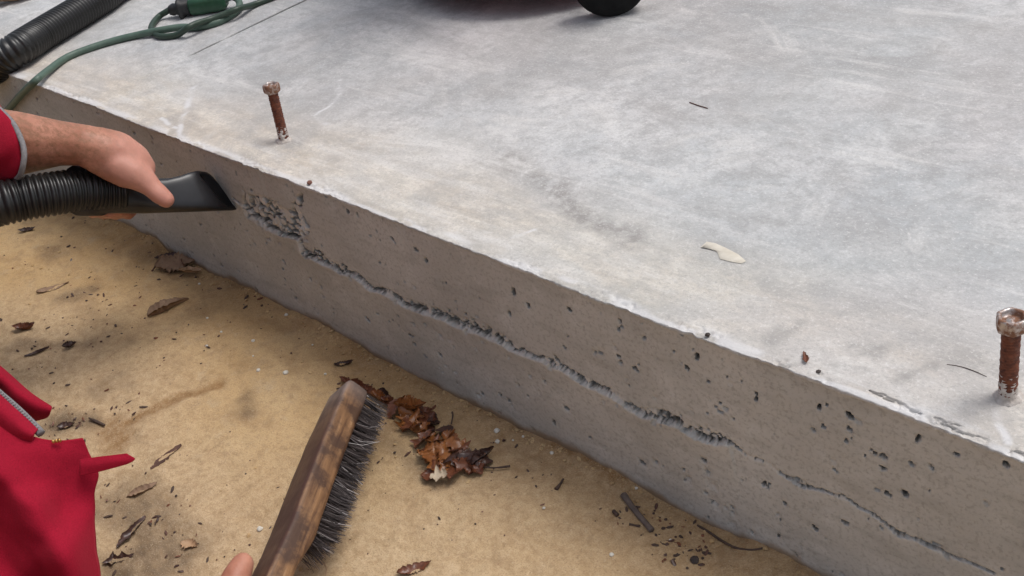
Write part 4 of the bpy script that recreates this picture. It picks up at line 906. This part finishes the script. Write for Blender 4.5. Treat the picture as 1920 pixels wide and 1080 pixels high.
sheet('front_panel', [[(-330, 560, 1.08), (-170, 660, 1.05), (-60, 740, 1.035), (0, 790, 1.03), (50, 815, 1.025), (105, 826, 1.02), (155, 822, 1.03)],
                      [(-340, 700, 1.06), (-190, 790, 1.035), (-80, 820, 1.02), (-10, 838, 1.01), (50, 850, 1.012), (115, 850, 1.02), (166, 850, 1.035)],
                      [(-350, 830, 1.04), (-210, 880, 1.00), (-90, 890, 1.005), (-10, 888, .985), (50, 905, 1.005), (120, 890, 1.025), (184, 884, 1.04)],
                      [(-360, 960, 1.03), (-220, 970, .985), (-100, 970, 1.005), (-10, 950, 1.012), (60, 955, .985), (120, 955, 1.022), (178, 930, 1.038)],
                      [(-360, 1080, 1.02), (-220, 1070, .985), (-100, 1050, .99), (0, 1040, 1.02), (70, 1030, 1.0), (125, 1030, .985), (176, 1000, 1.035)],
                      [(-360, 1190, 1.02), (-220, 1190, .985), (-100, 1170, .985), (0, 1130, 1.0), (80, 1120, 1.02), (135, 1110, .99), (183, 1090, 1.03)],
                      [(-360, 1300, 1.02), (-220, 1290, .99), (-100, 1270, .985), (0, 1240, .99), (80, 1220, 1.01), (140, 1200, 1.0), (190, 1180, 1.02)]], M_RED, .0035, fold=wr(.006, 22))
sheet('front_panel', [[(-300, 470, 1.16), (-150, 575, 1.14), (-50, 648, 1.125), (0, 690, 1.12), (35, 722, 1.115), (65, 745, 1.11), (94, 764, 1.11)],
                      [(-300, 490, 1.135), (-150, 592, 1.12), (-50, 665, 1.11), (0, 706, 1.105), (35, 737, 1.10), (65, 757, 1.10), (95, 770, 1.107)],
                      [(-300, 515, 1.14), (-150, 612, 1.125), (-50, 682, 1.115), (0, 724, 1.11), (30, 755, 1.105), (58, 772, 1.105), (88, 780, 1.112)],
                      [(-300, 530, 1.17), (-150, 625, 1.15), (-50, 694, 1.14), (0, 737, 1.13), (26, 764, 1.125), (48, 780, 1.125), (70, 786, 1.125)]], M_RED, .004, fold=wr(.003, 30))
# zipper tape and teeth on the near front edge
zp = catmull([P(-260, 560, 1.085), P(-120, 650, 1.065), P(-40, 708, 1.05), P(0, 742, 1.042), (P(30, 768, 1.035)), P(58, 795, 1.028), P(77, 815, 1.023)], 10)
sheet('zipper_flap', [[(-260, 556, 1.085), (-120, 648, 1.065), (-40, 706, 1.05), (0, 738, 1.042), (30, 764, 1.035), (55, 788, 1.029), (72, 806, 1.024)],
                      [(-265, 590, 1.065), (-125, 680, 1.045), (-45, 735, 1.03), (-5, 765, 1.022), (25, 790, 1.018), (45, 806, 1.014), (62, 816, 1.012)],
                      [(-270, 640, 1.075), (-130, 725, 1.055), (-50, 775, 1.035), (-10, 800, 1.03), (20, 815, 1.025), (40, 824, 1.022), (60, 828, 1.02)]], M_RED, .004, fold=wr(.003, 30))
zt = adoptj(link('zipper_tape', tube_mesh('zipper_tape', zp+UP*.001, .0042, 8), M_GREYT))
zr, _ = resample(zp, .0034); bm = bmesh.new()
for k, p in enumerate(zr):
    mt = Matrix.Translation(Vector(p+UP*.0040-FW*.002)) @ Matrix.Diagonal((.0013, .0013, .0019, 1)); bmesh.ops.create_cube(bm, size=1.6, matrix=mt)
zt2 = adoptj(bm_obj('zipper_teeth', bm, M_GREYT, smooth=False))
for k, (a, b) in enumerate([(100, 828), (106, 827), (112, 826)]):
    bm = bmesh.new(); bmesh.ops.create_uvsphere(bm, u_segments=10, v_segments=8, radius=1, matrix=Matrix.Translation(Vector(P(a, b, 1.0145))) @ Matrix.Diagonal((.0016, .0016, .0021, 1)))
    adoptj(bm_obj('zipper_stop', bm, M_BRASS))
sheet('strap', [[(150, 862, 1.022), (185, 857, 1.020), (212, 854, 1.018), (237, 850, 1.017)], [(150, 874, 1.020), (187, 870, 1.017), (217, 864, 1.015), (253, 861, 1.016)], [(150, 892, 1.022), (186, 884, 1.019), (212, 877, 1.017), (236, 870, 1.017)]], M_RED, .0022)
# trousers and hair (out of frame)
tm = blobs([grow(l, .010) for l in legs]+[[(hipc, .15), (hipc+np.array([.02, .06, .04]), .15)]], .010, 3, 'trousers'); adopt(person, link('trousers', tm, M_TROU))
hm = blobs([[(hc-fdir*.018+fu*.02, .084), (hc-fdir*.03-fu*.03, .078)], [(hc+fdir*.03+fu*.062, .045), (hc-fdir*.03+fu*.05, .07)]], .007, 3, 'hair'); adopt(person, link('hair', hm, M_HAIR))
